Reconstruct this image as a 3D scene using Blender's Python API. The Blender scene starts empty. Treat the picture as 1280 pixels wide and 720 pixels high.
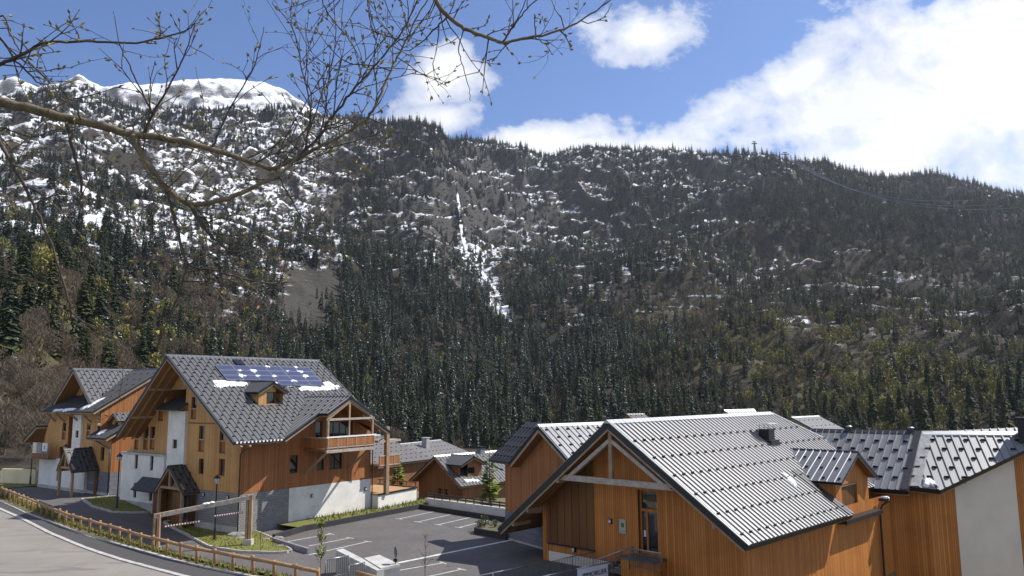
import bpy, math, random
import numpy as np
from mathutils import Vector, Matrix
random.seed(7); rng = np.random.default_rng(11)
scene = bpy.context.scene
COL = scene.collection
R = math.radians

# ------------------------------------------------------------------ camera
CAM_H = 10.6; F = 960.0; PITCH = R(7.75); ROLL = R(0.5)
CAM = np.array([0.0, 0.0, CAM_H])
_fw = np.array([0, math.cos(PITCH), math.sin(PITCH)]); _r = np.array([1.0, 0, 0]); _u = np.cross(_r, _fw)
_r2 = _r*math.cos(ROLL)-_u*math.sin(ROLL); _u2 = _u*math.cos(ROLL)+_r*math.sin(ROLL)
def ray(x, y): return _fw+(x-640)/F*_r2+(360-y)/F*_u2
def proj(p):
    d = np.asarray(p, float)-CAM; return 640+F*(d@_r2)/(d@_fw), 360-F*(d@_u2)/(d@_fw)
def projv(P):
    d = P-CAM; w = d@_fw; return 640+F*(d@_r2)/w, 360-F*(d@_u2)/w
def atz(x, y, z=0.0):
    d = ray(x, y); return CAM+d*(z-CAM_H)/d[2]
def atd(x, y, dep): return CAM+ray(x, y)*dep
cam_data = bpy.data.cameras.new('camera'); cam = bpy.data.objects.new('camera', cam_data); COL.objects.link(cam)
cam_data.sensor_width = 36; cam_data.lens = 27; cam_data.clip_end = 12000; cam_data.clip_start = 0.1
m = Matrix((( _r2[0], _u2[0], -_fw[0], 0), (_r2[1], _u2[1], -_fw[1], 0), (_r2[2], _u2[2], -_fw[2], CAM_H), (0, 0, 0, 1)))
cam.matrix_world = m; scene.camera = cam

# ------------------------------------------------------------------ noise
def _h(ix, iy, s):
    n = (ix.astype(np.int64)*374761393+iy.astype(np.int64)*668265263+s*1274126177) & 0xffffffff
    n = ((n ^ (n >> 13))*1274126177) & 0xffffffff
    return ((n ^ (n >> 16)) & 0xffff)/65535.0
def vnoise(x, y, s=0):
    x = np.asarray(x, float); y = np.asarray(y, float)
    ix = np.floor(x); iy = np.floor(y); fx = x-ix; fy = y-iy
    fx = fx*fx*(3-2*fx); fy = fy*fy*(3-2*fy)
    a = _h(ix, iy, s); b = _h(ix+1, iy, s); c = _h(ix, iy+1, s); d = _h(ix+1, iy+1, s)
    return a+(b-a)*fx+(c-a)*fy+(a-b-c+d)*fx*fy
def fbm(x, y, s=0, o=5):
    t = 0; a = .5; tot = 0
    for k in range(o):
        t = t+a*vnoise(x*2**k, y*2**k, s+k*17); tot += a; a *= .5
    return t/tot
def sstep(a, b, x):
    t = np.clip((np.asarray(x, float)-a)/(b-a), 0, 1); return t*t*(3-2*t)

# ------------------------------------------------------------------ materials
class NT:
    def __init__(s, name):
        s.m = bpy.data.materials.new(name); s.m.use_nodes = True; s.t = s.m.node_tree; s.t.nodes.clear()
        s.out = s.t.nodes.new('ShaderNodeOutputMaterial'); s.b = s.t.nodes.new('ShaderNodeBsdfPrincipled')
        s.t.links.new(s.b.outputs[0], s.out.inputs[0])
    def n(s, typ, ins=None, **kw):
        nd = s.t.nodes.new(typ)
        for k, v in kw.items(): setattr(nd, k, v)
        for k, v in (ins or {}).items():
            if isinstance(v, bpy.types.NodeSocket): s.t.links.new(v, nd.inputs[k])
            else: nd.inputs[k].default_value = v
        return nd
    def math(s, op, a, b=None, c=None):
        i = {0: a}
        if b is not None: i[1] = b
        if c is not None: i[2] = c
        return s.n('ShaderNodeMath', i, operation=op).outputs[0]
    def mix(s, f, a, b, bt='MIX'):
        nd = s.t.nodes.new('ShaderNodeMix'); nd.data_type = 'RGBA'; nd.blend_type = bt
        for i, v in ((0, f), (6, a), (7, b)):
            if isinstance(v, bpy.types.NodeSocket): s.t.links.new(v, nd.inputs[i])
            else: nd.inputs[i].default_value = v if i == 0 else (*v, 1) if len(v) == 3 else v
        return nd.outputs[2]
    def noise(s, scale, vec=None, detail=4, rough=.55, dist=0):
        i = {'Scale': scale, 'Detail': detail, 'Roughness': rough, 'Distortion': dist}
        if vec is not None: i['Vector'] = vec
        return s.n('ShaderNodeTexNoise', i).outputs[0]
    def ramp(s, f, *st):
        nd = s.n('ShaderNodeValToRGB', {0: f}); e = nd.color_ramp.elements
        while len(e) < len(st): e.new(.5)
        for k, (p, c) in enumerate(st):
            e[k].position = p; e[k].color = (c, c, c, 1) if not isinstance(c, tuple) else (*c, 1)
        return nd.outputs[0]
    def obj(s): return s.n('ShaderNodeTexCoord').outputs['Object']
    def scl(s, v, x, y, z): return s.n('ShaderNodeVectorMath', {0: v, 1: (x, y, z)}, operation='MULTIPLY').outputs[0]
    def bump(s, h, st=.3, d=.02):
        nd = s.n('ShaderNodeBump', {'Strength': st, 'Distance': d, 'Height': h}); s.t.links.new(nd.outputs[0], s.b.inputs['Normal'])
    def base(s, c, rough=.7, metal=0, spec=.5):
        if isinstance(c, bpy.types.NodeSocket): s.t.links.new(c, s.b.inputs['Base Color'])
        else: s.b.inputs['Base Color'].default_value = (*c, 1)
        if isinstance(rough, bpy.types.NodeSocket): s.t.links.new(rough, s.b.inputs['Roughness'])
        else: s.b.inputs['Roughness'].default_value = rough
        s.b.inputs['Metallic'].default_value = metal; s.b.inputs['Specular IOR Level'].default_value = spec
        return s.m
MAT = {}
def planks(name, c1, c2, w=.14, gap=.35, stain=.35, horiz=False, stc=(.12, .07, .04)):
    t = NT(name); tc = t.n('ShaderNodeTexCoord'); o = tc.outputs['Object']
    sep = t.n('ShaderNodeSeparateXYZ', {0: o}); nr = t.n('ShaderNodeSeparateXYZ', {0: tc.outputs['Normal']})
    if horiz: sco = sep.outputs[2]; lng = t.math('ADD', sep.outputs[0], sep.outputs[1])
    else:
        ax = t.math('GREATER_THAN', t.math('ABSOLUTE', nr.outputs[0]), .6)
        sco = t.math('ADD', t.math('MULTIPLY', sep.outputs[1], ax), t.math('MULTIPLY', sep.outputs[0], t.math('SUBTRACT', 1, ax)))
        lng = sep.outputs[2]
    q = t.math('DIVIDE', sco, w); fl = t.math('FLOOR', q); fr = t.math('FRACT', q)
    rnd = t.n('ShaderNodeTexWhiteNoise', {'W': fl}, noise_dimensions='1D').outputs[0]
    cv = t.n('ShaderNodeCombineXYZ', {0: t.math('MULTIPLY', sco, 9), 1: t.math('MULTIPLY', lng, .7), 2: t.math('MULTIPLY', fl, 3.7)}).outputs[0]
    gr = t.noise(3, cv, 5, .65)
    c = t.mix(rnd, c1, c2); c = t.mix(t.math('MULTIPLY', gr, .55), c, tuple(x*.45 for x in c1))
    big = t.ramp(t.noise(.55, o, 4, .6), (.42, 0.), (.75, 1.))
    c = t.mix(t.math('MULTIPLY', big, stain), c, stc)
    g = t.math('LESS_THAN', fr, .09)
    c = t.mix(t.math('MULTIPLY', g, gap*2), c, (.012, .007, .004))
    hgt = t.math('SUBTRACT', t.math('MULTIPLY', gr, .2), g); t.bump(hgt, .5, .02)
    MAT[name] = t.base(c, .65, 0, .3)
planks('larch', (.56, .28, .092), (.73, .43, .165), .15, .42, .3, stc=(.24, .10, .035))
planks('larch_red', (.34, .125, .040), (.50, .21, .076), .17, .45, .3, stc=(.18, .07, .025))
planks('larch_dark', (.50, .17, .03), (.70, .29, .07), .15, .6, .35, stc=(.19, .065, .018))
planks('panel_brown', (.16, .065, .016), (.21, .09, .025), .6, .4, .3, stc=(.08, .035, .01))
planks('soffit', (.30, .14, .045), (.38, .19, .07), .12, .3, .3)
planks('old_wood', (.24, .11, .045), (.34, .17, .07), .16, .4, .5, stc=(.10, .055, .03))
planks('deck_wood', (.50, .30, .14), (.58, .36, .18), .14, .3, .2)
def plain(name, c, rough=.6, metal=0, spec=.5, var=.25, sc=3., bump=.0, c2=None):
    t = NT(name); o = t.obj(); n = t.noise(sc, o, 6, .6)
    d = c2 or tuple(x*(1-var*1.6) for x in c)
    col = t.mix(t.ramp(n, (.3, 0.), (.72, 1.)), c, d)
    if bump: t.bump(t.noise(sc*6, o, 4), bump, .02)
    MAT[name] = t.base(col, rough, metal, spec)
plain('beam', (.40, .27, .16), .75, var=.4, sc=2.5, c2=(.22, .14, .085))
plain('grey_beam', (.46, .41, .36), .8, var=.4, sc=4, c2=(.26, .20, .15))
plain('dark_wood', (.075, .058, .046), .75, sc=4)
plain('log', (.42, .25, .11), .75, sc=5, bump=.3, c2=(.24, .13, .055))
plain('fascia', (.36, .28, .20), .7, sc=1.5, c2=(.24, .17, .11))
plain('trim', (.022, .023, .026), .42, .3)
plain('gutter', (.07, .065, .065), .4, .5)
plain('steel', (.16, .165, .17), .45, .6, var=.2)
plain('galv', (.42, .43, .44), .38, .8, var=.15)
plain('flash', (.24, .245, .25), .4, .7, var=.3)
plain('black_metal', (.012, .012, .013), .45, .2)
plain('white_paint', (.78, .78, .76), .6, var=.1)
plain('red_paint', (.45, .05, .05), .5)
plain('stucco', (.79, .765, .715), .9, var=.16, sc=.9, bump=.2)
plain('stucco_warm', (.72, .64, .53), .9, var=.08, sc=.6, bump=.12)
plain('stucco_cream', (.70, .62, .42), .9, var=.12, sc=.7)
plain('concrete', (.50, .49, .46), .85, var=.25, sc=1.2, bump=.2)
plain('concrete_grey', (.23, .24, .26), .85, var=.22, sc=1.4, bump=.2)
plain('dark_wall', (.035, .034, .036), .8, var=.3, sc=2)
plain('kerb', (.52, .50, .47), .85, var=.3, sc=3)
plain('kerb_edge', (.30, .27, .25), .85, var=.3, sc=3)
plain('road_paint', (.74, .74, .72), .7, var=.3, sc=2.5)
plain('rock', (.36, .35, .33), .9, var=.45, sc=2.2, bump=.6)
plain('sign_green', (.35, .40, .33), .5, var=.1)
plain('bark', (.23, .18, .105), .85, var=.4, sc=14, bump=.4, c2=(.085, .064, .042))
plain('twig', (.085, .06, .042), .8, var=.3, sc=20)
plain('bud', (.34, .30, .07), .7, var=.3, sc=20, c2=(.22, .16, .05))
plain('leaf_yellow', (.25, .27, .06), .7, var=.3, sc=6)
plain('leaf_plant', (.11, .15, .035), .7, var=.4, sc=9)
plain('lamp_glass', (.55, .56, .56), .15, var=.05)
plain('text_navy', (.02, .02, .06), .6, var=.1)
plain('banner', (.62, .64, .72), .6, var=.08)
plain('poster_blue', (.10, .16, .35), .6); plain('poster_grey', (.33, .30, .30), .6, sc=1.5)
plain('chimney', (.35, .34, .36), .7, var=.2)
t = NT('snow'); o = t.obj(); t.bump(t.noise(9, o, 5), .4, .05); MAT['snow'] = t.base((.82, .83, .86), .6, 0, .3); t.b.inputs['Subsurface Weight'].default_value = 0
t = NT('glass'); t.base((.012, .014, .018), .04, 0, .8); MAT['glass'] = t.m
def roofm(name, c, rough, metal, dirt):
    t = NT(name); o = t.obj(); n = t.noise(.8, o, 6, .65); n2 = t.noise(14, o, 3)
    c_ = t.mix(t.math('MULTIPLY', n, .8), c, tuple(x*.7 for x in c)); c_ = t.mix(t.math('MULTIPLY', n2, dirt), c_, (.12, .115, .11))
    rg = t.math('ADD', t.math('MULTIPLY', n, .25), rough-.12)
    MAT[name] = t.base(c_, rg, metal, .5)
roofm('roof_grey', (.10, .10, .105), .48, .15, .2)
roofm('roof_slate', (.27, .27, .275), .47, .66, .10)
roofm('roof_dark', (.035, .037, .042), .5, .0, .2)
roofm('roof_old', (.19, .18, .175), .6, .0, .35)
def stonem(name, c1, c2, sx, sz):
    t = NT(name); o = t.obj(); sep = t.n('ShaderNodeSeparateXYZ', {0: o})
    v = t.n('ShaderNodeCombineXYZ', {0: t.math('ADD', sep.outputs[0], sep.outputs[1]), 1: sep.outputs[2], 2: 0.0}).outputs[0]
    br = t.n('ShaderNodeTexBrick', {'Vector': v, 'Color1': (*c1, 1), 'Color2': (*c2, 1), 'Mortar': (c1[0]*.45, c1[1]*.45, c1[2]*.45, 1), 'Scale': 1.0, 'Mortar Size': .012, 'Brick Width': sx, 'Row Height': sz, 'Bias': 0.0})
    n = t.noise(3.5, o, 6, .65); c = t.mix(t.math('MULTIPLY', n, .6), br.outputs[0], tuple(x*.5 for x in c1))
    t.bump(t.math('SUBTRACT', n, br.outputs[1]), .7, .05); MAT[name] = t.base(c, .85)
stonem('stone', (.25, .245, .24), (.33, .32, .31), .42, .16)
stonem('block', (.16, .17, .195), (.20, .21, .235), .8, .4)
t = NT('asphalt'); o = t.obj(); n = t.noise(.25, o, 6, .65); n2 = t.noise(30, o, 3); ck = t.noise(1.1, o, 8, .75, 1.2)
c = t.mix(t.ramp(n, (.35, 0.), (.7, 1.)), (.072, .066, .066), (.11, .10, .097)); c = t.mix(t.math('MULTIPLY', n2, .35), c, (.2, .185, .175))
ckm = t.ramp(t.math('ABSOLUTE', t.math('SUBTRACT', ck, .5)), (.0, 1.), (.014, 0.))
c = t.mix(t.math('MULTIPLY', ckm, .8), c, (.03, .03, .03)); t.bump(n2, .25, .01); MAT['asphalt'] = t.base(c, .8, 0, .4)
t = NT('asphalt_new'); o = t.obj(); n2 = t.noise(26, o, 3); n = t.noise(.6, o, 5)
c = t.mix(n, (.045, .043, .043), (.065, .06, .058)); c = t.mix(t.math('MULTIPLY', n2, .3), c, (.1, .095, .09)); MAT['asphalt_new'] = t.base(c, .8, 0, .4)
t = NT('road_old'); o = t.obj(); n = t.noise(.22, o, 7, .65, .6); n2 = t.noise(22, o, 3); st = t.scl(o, .25, 1.6, 1)
c = t.mix(t.ramp(n, (.3, 0.), (.7, 1.)), (.245, .222, .195), (.175, .158, .14)); ptc = t.ramp(t.noise(.35, st, 5, .7, 1.5), (.54, 0.), (.64, 1.))
c = t.mix(t.math('MULTIPLY', ptc, .7), c, (.10, .095, .09)); c = t.mix(t.math('MULTIPLY', n2, .3), c, (.30, .275, .245)); MAT['road_old'] = t.base(c, .85, 0, .3)
t = NT('grass'); o = t.obj(); n = t.noise(1.3, o, 6, .7); n2 = t.noise(18, o, 4, .7)
c = t.mix(t.ramp(n, (.35, 0.), (.68, 1.)), (.16, .18, .04), (.26, .22, .075)); c = t.mix(t.math('MULTIPLY', n2, .6), c, (.04, .06, .015)); t.bump(n2, .8, .05); MAT['grass'] = t.base(c, .9, 0, .2)
t = NT('soil'); o = t.obj(); n = t.noise(.5, o, 7, .7); n2 = t.noise(9, o, 5, .7)
c = t.mix(t.ramp(n, (.4, 0.), (.62, 1.)), (.20, .165, .115), (.10, .11, .045)); c = t.mix(t.math('MULTIPLY', n2, .5), c, (.09, .07, .05)); t.bump(n2, .7, .06); MAT['soil'] = t.base(c, .95, 0, .2)
t = NT('solar'); o = t.obj(); sep = t.n('ShaderNodeSeparateXYZ', {0: o})
n = t.noise(1.2, o, 3); c = t.mix(n, (.036, .046, .105), (.055, .062, .13)); MAT['solar'] = t.base(c, .28, .1, .6)
# mountain: cover attribute R = snow, G = rock, B = spring grass
t = NT('mountain'); o = t.obj(); at = t.n('ShaderNodeAttribute', attribute_name='cover'); sp = t.n('ShaderNodeSeparateColor', {0: at.outputs[0]})
v1 = t.scl(o, .06, .06, .40); v2 = t.scl(o, .22, .22, 1.2)
na = t.noise(1., v1, 8, .68, .3); nb = t.noise(1., v2, 6, .7); nc = t.noise(.006, o, 6, .6)
shrub = t.mix(t.ramp(nb, (.35, 0.), (.65, 1.)), (.062, .050, .038), (.026, .023, .018))
rock = t.mix(t.ramp(nb, (.38, 0.), (.62, 1.)), (.022, .022, .024), (.105, .096, .088))
c = t.mix(sp.outputs[1], shrub, rock); c = t.mix(t.math('MULTIPLY', sp.outputs[2], .8), c, t.mix(nb, (.13, .135, .035), (.17, .13, .06)))
n5 = t.noise(1.3, o, 3, .6); sn = t.math('ADD', t.math('ADD', t.math('MULTIPLY', na, .36), t.math('MULTIPLY', nb, .36)), t.math('MULTIPLY', n5, .28))
nz = t.n('ShaderNodeSeparateXYZ', {0: t.n('ShaderNodeNewGeometry').outputs['Normal']}).outputs[2]
k = t.math('SUBTRACT', t.math('ADD', sn, t.math('ADD', t.math('MULTIPLY', sp.outputs[0], .5), t.math('MULTIPLY', t.math('SUBTRACT', nz, .82), .55))), .79)
smask = t.ramp(t.math('ADD', t.math('MULTIPLY', k, 9), .5), (.25, 0.), (.75, 1.))
c = t.mix(smask, c, (.80, .82, .86)); t.bump(t.math('ADD', na, t.math('MULTIPLY', nb, .4)), .8, 3.); MAT['mountain'] = t.base(c, .9, 0, .15)
def leafm(name, c1, c2, snow, sc=.9, topn=.35):
    t = NT(name); tc = t.n('ShaderNodeTexCoord'); g = t.n('ShaderNodeNewGeometry'); oi = t.n('ShaderNodeObjectInfo')
    rv = t.n('ShaderNodeVectorMath', {0: tc.outputs['Object'], 1: t.n('ShaderNodeCombineXYZ', {0: t.math('MULTIPLY', oi.outputs['Random'], 57.)}).outputs[0]}, operation='ADD').outputs[0]
    n = t.noise(sc, rv, 3, .7); n2 = t.noise(sc*.35, rv, 2)
    c = t.mix(oi.outputs['Random'], c1, c2); c = t.mix(t.math('MULTIPLY', n, .6), c, tuple(x*.5 for x in c1))
    if snow:
        thr = t.math('ADD', n, t.math('MULTIPLY', oi.outputs['Random'], .10)); mk = t.ramp(thr, (snow, 0.), (snow+.03, 1.))
        c = t.mix(mk, c, (.72, .75, .80))
    MAT[name] = t.base(c, .75, 0, .25)
leafm('spruce', (.030, .046, .024), (.060, .072, .034), .66)
leafm('spruce_green', (.034, .050, .020), (.078, .085, .032), .80)
leafm('brush', (.105, .078, .055), (.07, .055, .042), .74, 1.2)
leafm('spruce_front', (.030, .048, .023), (.055, .072, .031), .685, 1.1)
leafm('young_fir', (.22, .27, .05), (.26, .30, .07), 0, 3)
leafm('bare_crown', (.165, .12, .08), (.105, .088, .066), 0)
leafm('spring_crown', (.25, .225, .055), (.17, .18, .05), 0)

# ------------------------------------------------------------------ mesh builder
class MB:
    def __init__(s): s.v = []; s.f = []; s.m = []; s.names = []
    def mi(s, mat):
        if mat not in s.names: s.names.append(mat)
        return s.names.index(mat)
    def poly(s, pts, mat):
        i = len(s.v); s.v += [tuple(map(float, p)) for p in pts]; s.f.append(tuple(range(i, i+len(pts)))); s.m.append(s.mi(mat))
    def box(s, x0, x1, y0, y1, z0, z1, mat):
        p = [(x0, y0, z0), (x1, y0, z0), (x1, y1, z0), (x0, y1, z0), (x0, y0, z1), (x1, y0, z1), (x1, y1, z1), (x0, y1, z1)]; s.hexa(p, mat)
    def hexa(s, p, mat):
        i = len(s.v); s.v += [tuple(map(float, q)) for q in p]; k = s.mi(mat)
        for f in ((3, 2, 1, 0), (4, 5, 6, 7), (0, 1, 5, 4), (1, 2, 6, 5), (2, 3, 7, 6), (3, 0, 4, 7)): s.f.append(tuple(i+j for j in f)); s.m.append(k)
    def slab(s, pts, n, th, top, side=None, bot=None):   # extrude polygon down along n
        q = [tuple(np.array(p, float)-np.array(n)*th) for p in pts]
        s.poly(pts, top); s.poly(q[::-1], bot or side or top); L = len(pts)
        for a in range(L):
            b = (a+1) % L; s.poly((q[a], q[b], pts[b], pts[a]), side or top)
    def beam(s, p, q, w, h, mat, up=(0, 0, 1)):
        p = np.array(p, float); q = np.array(q, float); d = q-p; d /= np.linalg.norm(d); u = np.array(up, float)
        if abs(d@u) > .98: u = np.array([0, 1., 0])
        r = np.cross(d, u); r /= np.linalg.norm(r); u = np.cross(r, d); r = r*w/2; u = u*h/2
        s.hexa([p-r-u, p+r-u, q+r-u, q-r-u, p-r+u, p+r+u, q+r+u, q-r+u], mat)
    def tube(s, path, rad, mat, n=8, cap=True):
        path = [np.array(p, float) for p in path]; L = len(path)
        if not hasattr(rad, '__len__'): rad = [rad]*L
        base = len(s.v); k = s.mi(mat); u = None
        for i, p in enumerate(path):
            d = path[min(i+1, L-1)]-path[max(i-1, 0)]; d = d/(np.linalg.norm(d)+1e-9)
            if u is None: u = np.array([0, 0, 1.]) if abs(d[2]) < .9 else np.array([1., 0, 0])
            r = np.cross(d, u); r /= np.linalg.norm(r)+1e-9; u = np.cross(r, d)
            for j in range(n):
                a = 2*math.pi*j/n; s.v.append(tuple(p+(r*math.cos(a)+u*math.sin(a))*rad[i]))
        for i in range(L-1):
            for j in range(n):
                s.f.append((base+i*n+j, base+i*n+(j+1) % n, base+(i+1)*n+(j+1) % n, base+(i+1)*n+j)); s.m.append(k)
        if cap:
            s.f.append(tuple(base+j for j in range(n))[::-1]); s.m.append(k); s.f.append(tuple(base+(L-1)*n+j for j in range(n))); s.m.append(k)
    def lathe(s, c, prof, mat, n=10):
        s.tube([(c[0], c[1], c[2]+z) for r, z in prof], [r for r, z in prof], mat, n)
    def mesh(s, name, smooth=False):
        me = bpy.data.meshes.new(name); me.from_pydata(s.v, [], s.f)
        for nm in s.names: me.materials.append(MAT[nm])
        me.polygons.foreach_set('material_index', s.m)
        if smooth: me.polygons.foreach_set('use_smooth', [True]*len(s.f))
        me.update(); return me
    def build(s, name, parent=None, smooth=False, **props):
        o = bpy.data.objects.new(name, s.mesh(name, smooth)); COL.objects.link(o)
        if parent is not None: o.parent = parent
        for k_, v_ in props.items(): o[k_] = v_
        return o
def tag(o, label=None, cat=None, group=None, kind=None):
    for k_, v_ in (('label', label), ('category', cat), ('group', group), ('kind', kind)):
        if v_: o[k_] = v_
    return o
def thing(name, loc, az, label, cat, group=None):
    o = bpy.data.objects.new(name, None); COL.objects.link(o); o.location = loc; o.rotation_euler = (0, 0, -R(az)); o.empty_display_size = .5
    return tag(o, label, cat, group)
def copy_tree(o, parent=None):
    c = o.copy(); COL.objects.link(c)
    if parent is not None: c.parent = parent
    for ch in list(o.children): copy_tree(ch, c)
    return c
class Fr:
    def __init__(s, c, az):
        s.c = np.array([c[0], c[1], 0.]); a = R(az); s.A = np.array([math.sin(a), math.cos(a), 0]); s.B = np.array([math.cos(a), -math.sin(a), 0])
    def w(s, b, a, z): return s.c+a*s.A+b*s.B+np.array([0, 0, z])
    def loc(s, p): d = np.asarray(p)-s.c; return np.array([d@s.B, d@s.A, p[2]])
    def onb(s, x, y, b):
        d = ray(x, y); p0 = s.c+b*s.B; t_ = ((p0-CAM)@s.B)/(d@s.B); return s.loc(CAM+d*t_)
    def ona(s, x, y, a):
        d = ray(x, y); p0 = s.c+a*s.A; t_ = ((p0-CAM)@s.A)/(d@s.A); return s.loc(CAM+d*t_)

def interp(tab, x):
    for (a, za), (b, zb) in zip(tab, tab[1:]):
        if a-1e-9 <= x <= b+1e-9: return za+(zb-za)*(x-a)/(b-a) if b > a else zb
    return tab[0][1] if x < tab[0][0] else tab[-1][1]
def wall(mb, axis, pos, out, top, bot, mat, holes=(), depth=.16, rmat=None):
    """vertical wall along local x (axis 'x', at y=pos) or along y (axis 'y', at x=pos); out = sign of the outward normal"""
    bt = bot if isinstance(bot, list) else [(top[0][0], bot), (top[-1][0], bot)]
    def P(q, z, d=0.): return (q, pos-out*d, z) if axis == 'x' else (pos-out*d, q, z)
    xs = sorted({round(q, 4) for q, _ in top} | {round(q, 4) for q, _ in bt} | {round(e, 4) for h in holes for e in h[:2]})
    xs = [q for q in xs if top[0][0]-1e-6 <= q <= top[-1][0]+1e-6]
    for a, b in zip(xs, xs[1:]):
        mid = (a+b)/2; za, zb = interp(bt, a+1e-6), interp(bt, b-1e-6); ta, tb = interp(top, a+1e-6), interp(top, b-1e-6)
        hs = sorted([h for h in holes if h[0] <= mid <= h[1]], key=lambda h: h[2]); ca, cb = za, zb
        for h in hs:
            if h[2] > min(ca, cb)+1e-4: mb.poly((P(a, ca), P(b, cb), P(b, h[2]), P(a, h[2])), mat)
            ca = cb = h[3]
        if max(ta-ca, tb-cb) > 1e-4: mb.poly((P(a, ca), P(b, cb), P(b, max(tb, cb)), P(a, max(ta, ca))), mat)
    for h in holes:
        d = h[4] if len(h) > 4 else depth; a, b, z0, z1 = h[:4]; rm = rmat or mat
        for e, f in (((a, z0), (b, z0)), ((b, z0), (b, z1)), ((b, z1), (a, z1)), ((a, z1), (a, z0))):
            mb.poly((P(*e), P(*f), P(*f, d), P(*e, d)), rm)
def window(parent, axis, pos, out, h, panel=0., pmat='larch_red', fmat='old_wood', mull=True, depth=.16, name='window', sill=True):
    a, b, z0, z1 = h[:4]; d = depth; mb = MB()
    def bx(q0, q1, y0, y1, d0, d1, mat, tgt=None):
        tgt = tgt or mb; n0, n1 = sorted((pos-out*d0, pos-out*d1))
        tgt.box(q0, q1, n0, n1, y0, y1, mat) if axis == 'x' else tgt.box(n0, n1, q0, q1, y0, y1, mat)
    fw = .06; zp = z0+(z1-z0)*panel
    bx(a, a+fw, z0, z1, d-.05, d+.03, fmat); bx(b-fw, b, z0, z1, d-.05, d+.03, fmat)
    bx(a+fw, b-fw, z0, z0+fw, d-.05, d+.03, fmat); bx(a+fw, b-fw, z1-fw, z1, d-.05, d+.03, fmat)
    if panel:
        bx(a+fw, b-fw, z0+fw, zp, d-.03, d+.025, pmat); bx(a-.02, b+.02, zp, zp+.09, d-.12, d+.02, 'grey_beam')
        bx(a-.02, b+.02, z0-.05, z0-.002, d-.2, d, 'trim')
    if mull and b-a > 1.1:
        n_ = int((b-a)/.8)
        for i_ in range(1, n_+1):
            q = a+(b-a)*i_/(n_+1); bx(q-.03, q+.03, max(z0+fw, zp), z1-fw, d-.045, d+.025, fmat)
    o = mb.build(name, parent); g = MB(); bx(a+fw, b-fw, max(z0+fw, zp+.01), z1-fw, d+.0, d+.02, 'glass', g); g.build('pane', o)
    return o
def plane_from(O, u, v):
    u = np.array(u, float); v = np.array(v, float); u /= np.linalg.norm(u); v /= np.linalg.norm(v); n = np.cross(u, v); n *= np.sign(n[2]); return np.array(O, float), u, v, n/np.linalg.norm(n)
def inset(poly, d):
    a = np.array(poly, float); c = 0
    for i_ in range(len(a)): c += a[i_][0]*a[(i_+1) % len(a)][1]-a[(i_+1) % len(a)][0]*a[i_][1]
    s_ = 1 if c > 0 else -1; out = []
    for i_ in range(len(a)):
        p0, p1, p2 = a[i_-1], a[i_], a[(i_+1) % len(a)]
        e1 = (p1-p0)/np.linalg.norm(p1-p0); e2 = (p2-p1)/np.linalg.norm(p2-p1); n1 = np.array([-e1[1], e1[0]])*s_; n2 = np.array([-e2[1], e2[0]])*s_
        k_ = max(.25, 1+n1@n2); out.append(tuple(p1+(n1+n2)*d/k_))
    return out
def roof(mb, O, u, v, poly, rib=.45, mat='roof_grey', guards=None, edge='trim', board='fascia', soff='soffit', th=.12, th2=.2, ribh=.055, ribw=.075, gsz=(.2, .09), off=0., rows=None):
    """one roof plane: metal skin with standing ribs and snow guards on a boarded deck. poly in (s along u, t down v)"""
    O, u, v, n = plane_from(O, u, v)
    P = lambda s, t, h=0.: O+u*s+v*t+n*h
    mb.slab([P(*q) for q in poly], n, th, mat, edge, edge)
    if th2:
        pin = inset(poly, .05); mb.slab([P(q[0], q[1], -th-.003) for q in pin], n, th2, board, board, soff)
    def span(s):
        ts = []
        for (a, ta), (b, tb) in zip(poly, poly[1:]+poly[:1]):
            if (a-s)*(b-s) < 0: ts.append(ta+(tb-ta)*(s-a)/(b-a))
        ts.sort(); return list(zip(ts[::2], ts[1::2]))
    s0 = min(q[0] for q in poly); s1 = max(q[0] for q in poly)
    k = 0; s = s0+.12+off
    while rib and s < s1-.05:
        for a, b in span(s):
            if b-a < .1: continue
            w, w2, h = ribw, ribw*.55, ribh
            A = [P(s-w, a+.01), P(s-w2, a+.01, h), P(s+w2, a+.01, h), P(s+w, a+.01)]; B = [P(s-w, b-.005), P(s-w2, b-.005, h), P(s+w2, b-.005, h), P(s+w, b-.005)]
            for q in range(3): mb.poly((A[q], A[q+1], B[q+1], B[q]), mat)
            mb.poly(A, mat); mb.poly(B[::-1], mat)
        if guards:
            gs, gst, gt0, stg = guards   # every gs ribs, row step, first row, stagger
            j = 0; t_ = gt0
            while t_ < 40:
                if rows is not None and j >= rows: break
                if (k+(j*stg)) % gs == 0:
                    sc = s+rib/2
                    for a, b in span(sc):
                        if a+.1 < t_ < b-.1:
                            w = gsz[0]/2; mb.hexa([P(sc-w, t_, .003), P(sc+w, t_, .003), P(sc+w, t_+.06, .003), P(sc-w, t_+.06, .003), P(sc-w, t_, gsz[1]), P(sc+w, t_, gsz[1]), P(sc+w, t_+.04, gsz[1]), P(sc-w, t_+.04, gsz[1])], 'trim')
                t_ += gst; j += 1
        s += rib; k += 1
def cap(mb, p, q, w=.22, mat='flash', drop=.12, up=.045):
    """ridge capping: a folded strip over the line p-q"""
    p = np.array(p, float); q = np.array(q, float); d = (q-p)/np.linalg.norm(q-p); r = np.cross(d, (0, 0, 1.)); r /= np.linalg.norm(r)
    U = np.array([0, 0, 1.])
    A = [p-r*w-U*drop, p+U*up, p+r*w-U*drop]; B = [q-r*w-U*drop, q+U*up, q+r*w-U*drop]
    mb.poly((A[0], A[1], B[1], B[0]), mat); mb.poly((A[1], A[2], B[2], B[1]), mat)
    mb.poly((A[0]-U*.09, A[0], B[0], B[0]-U*.09), mat); mb.poly((A[2]-U*.09, A[2], B[2], B[2]-U*.09), mat)
    mb.poly(A, mat); mb.poly(B, mat)

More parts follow.
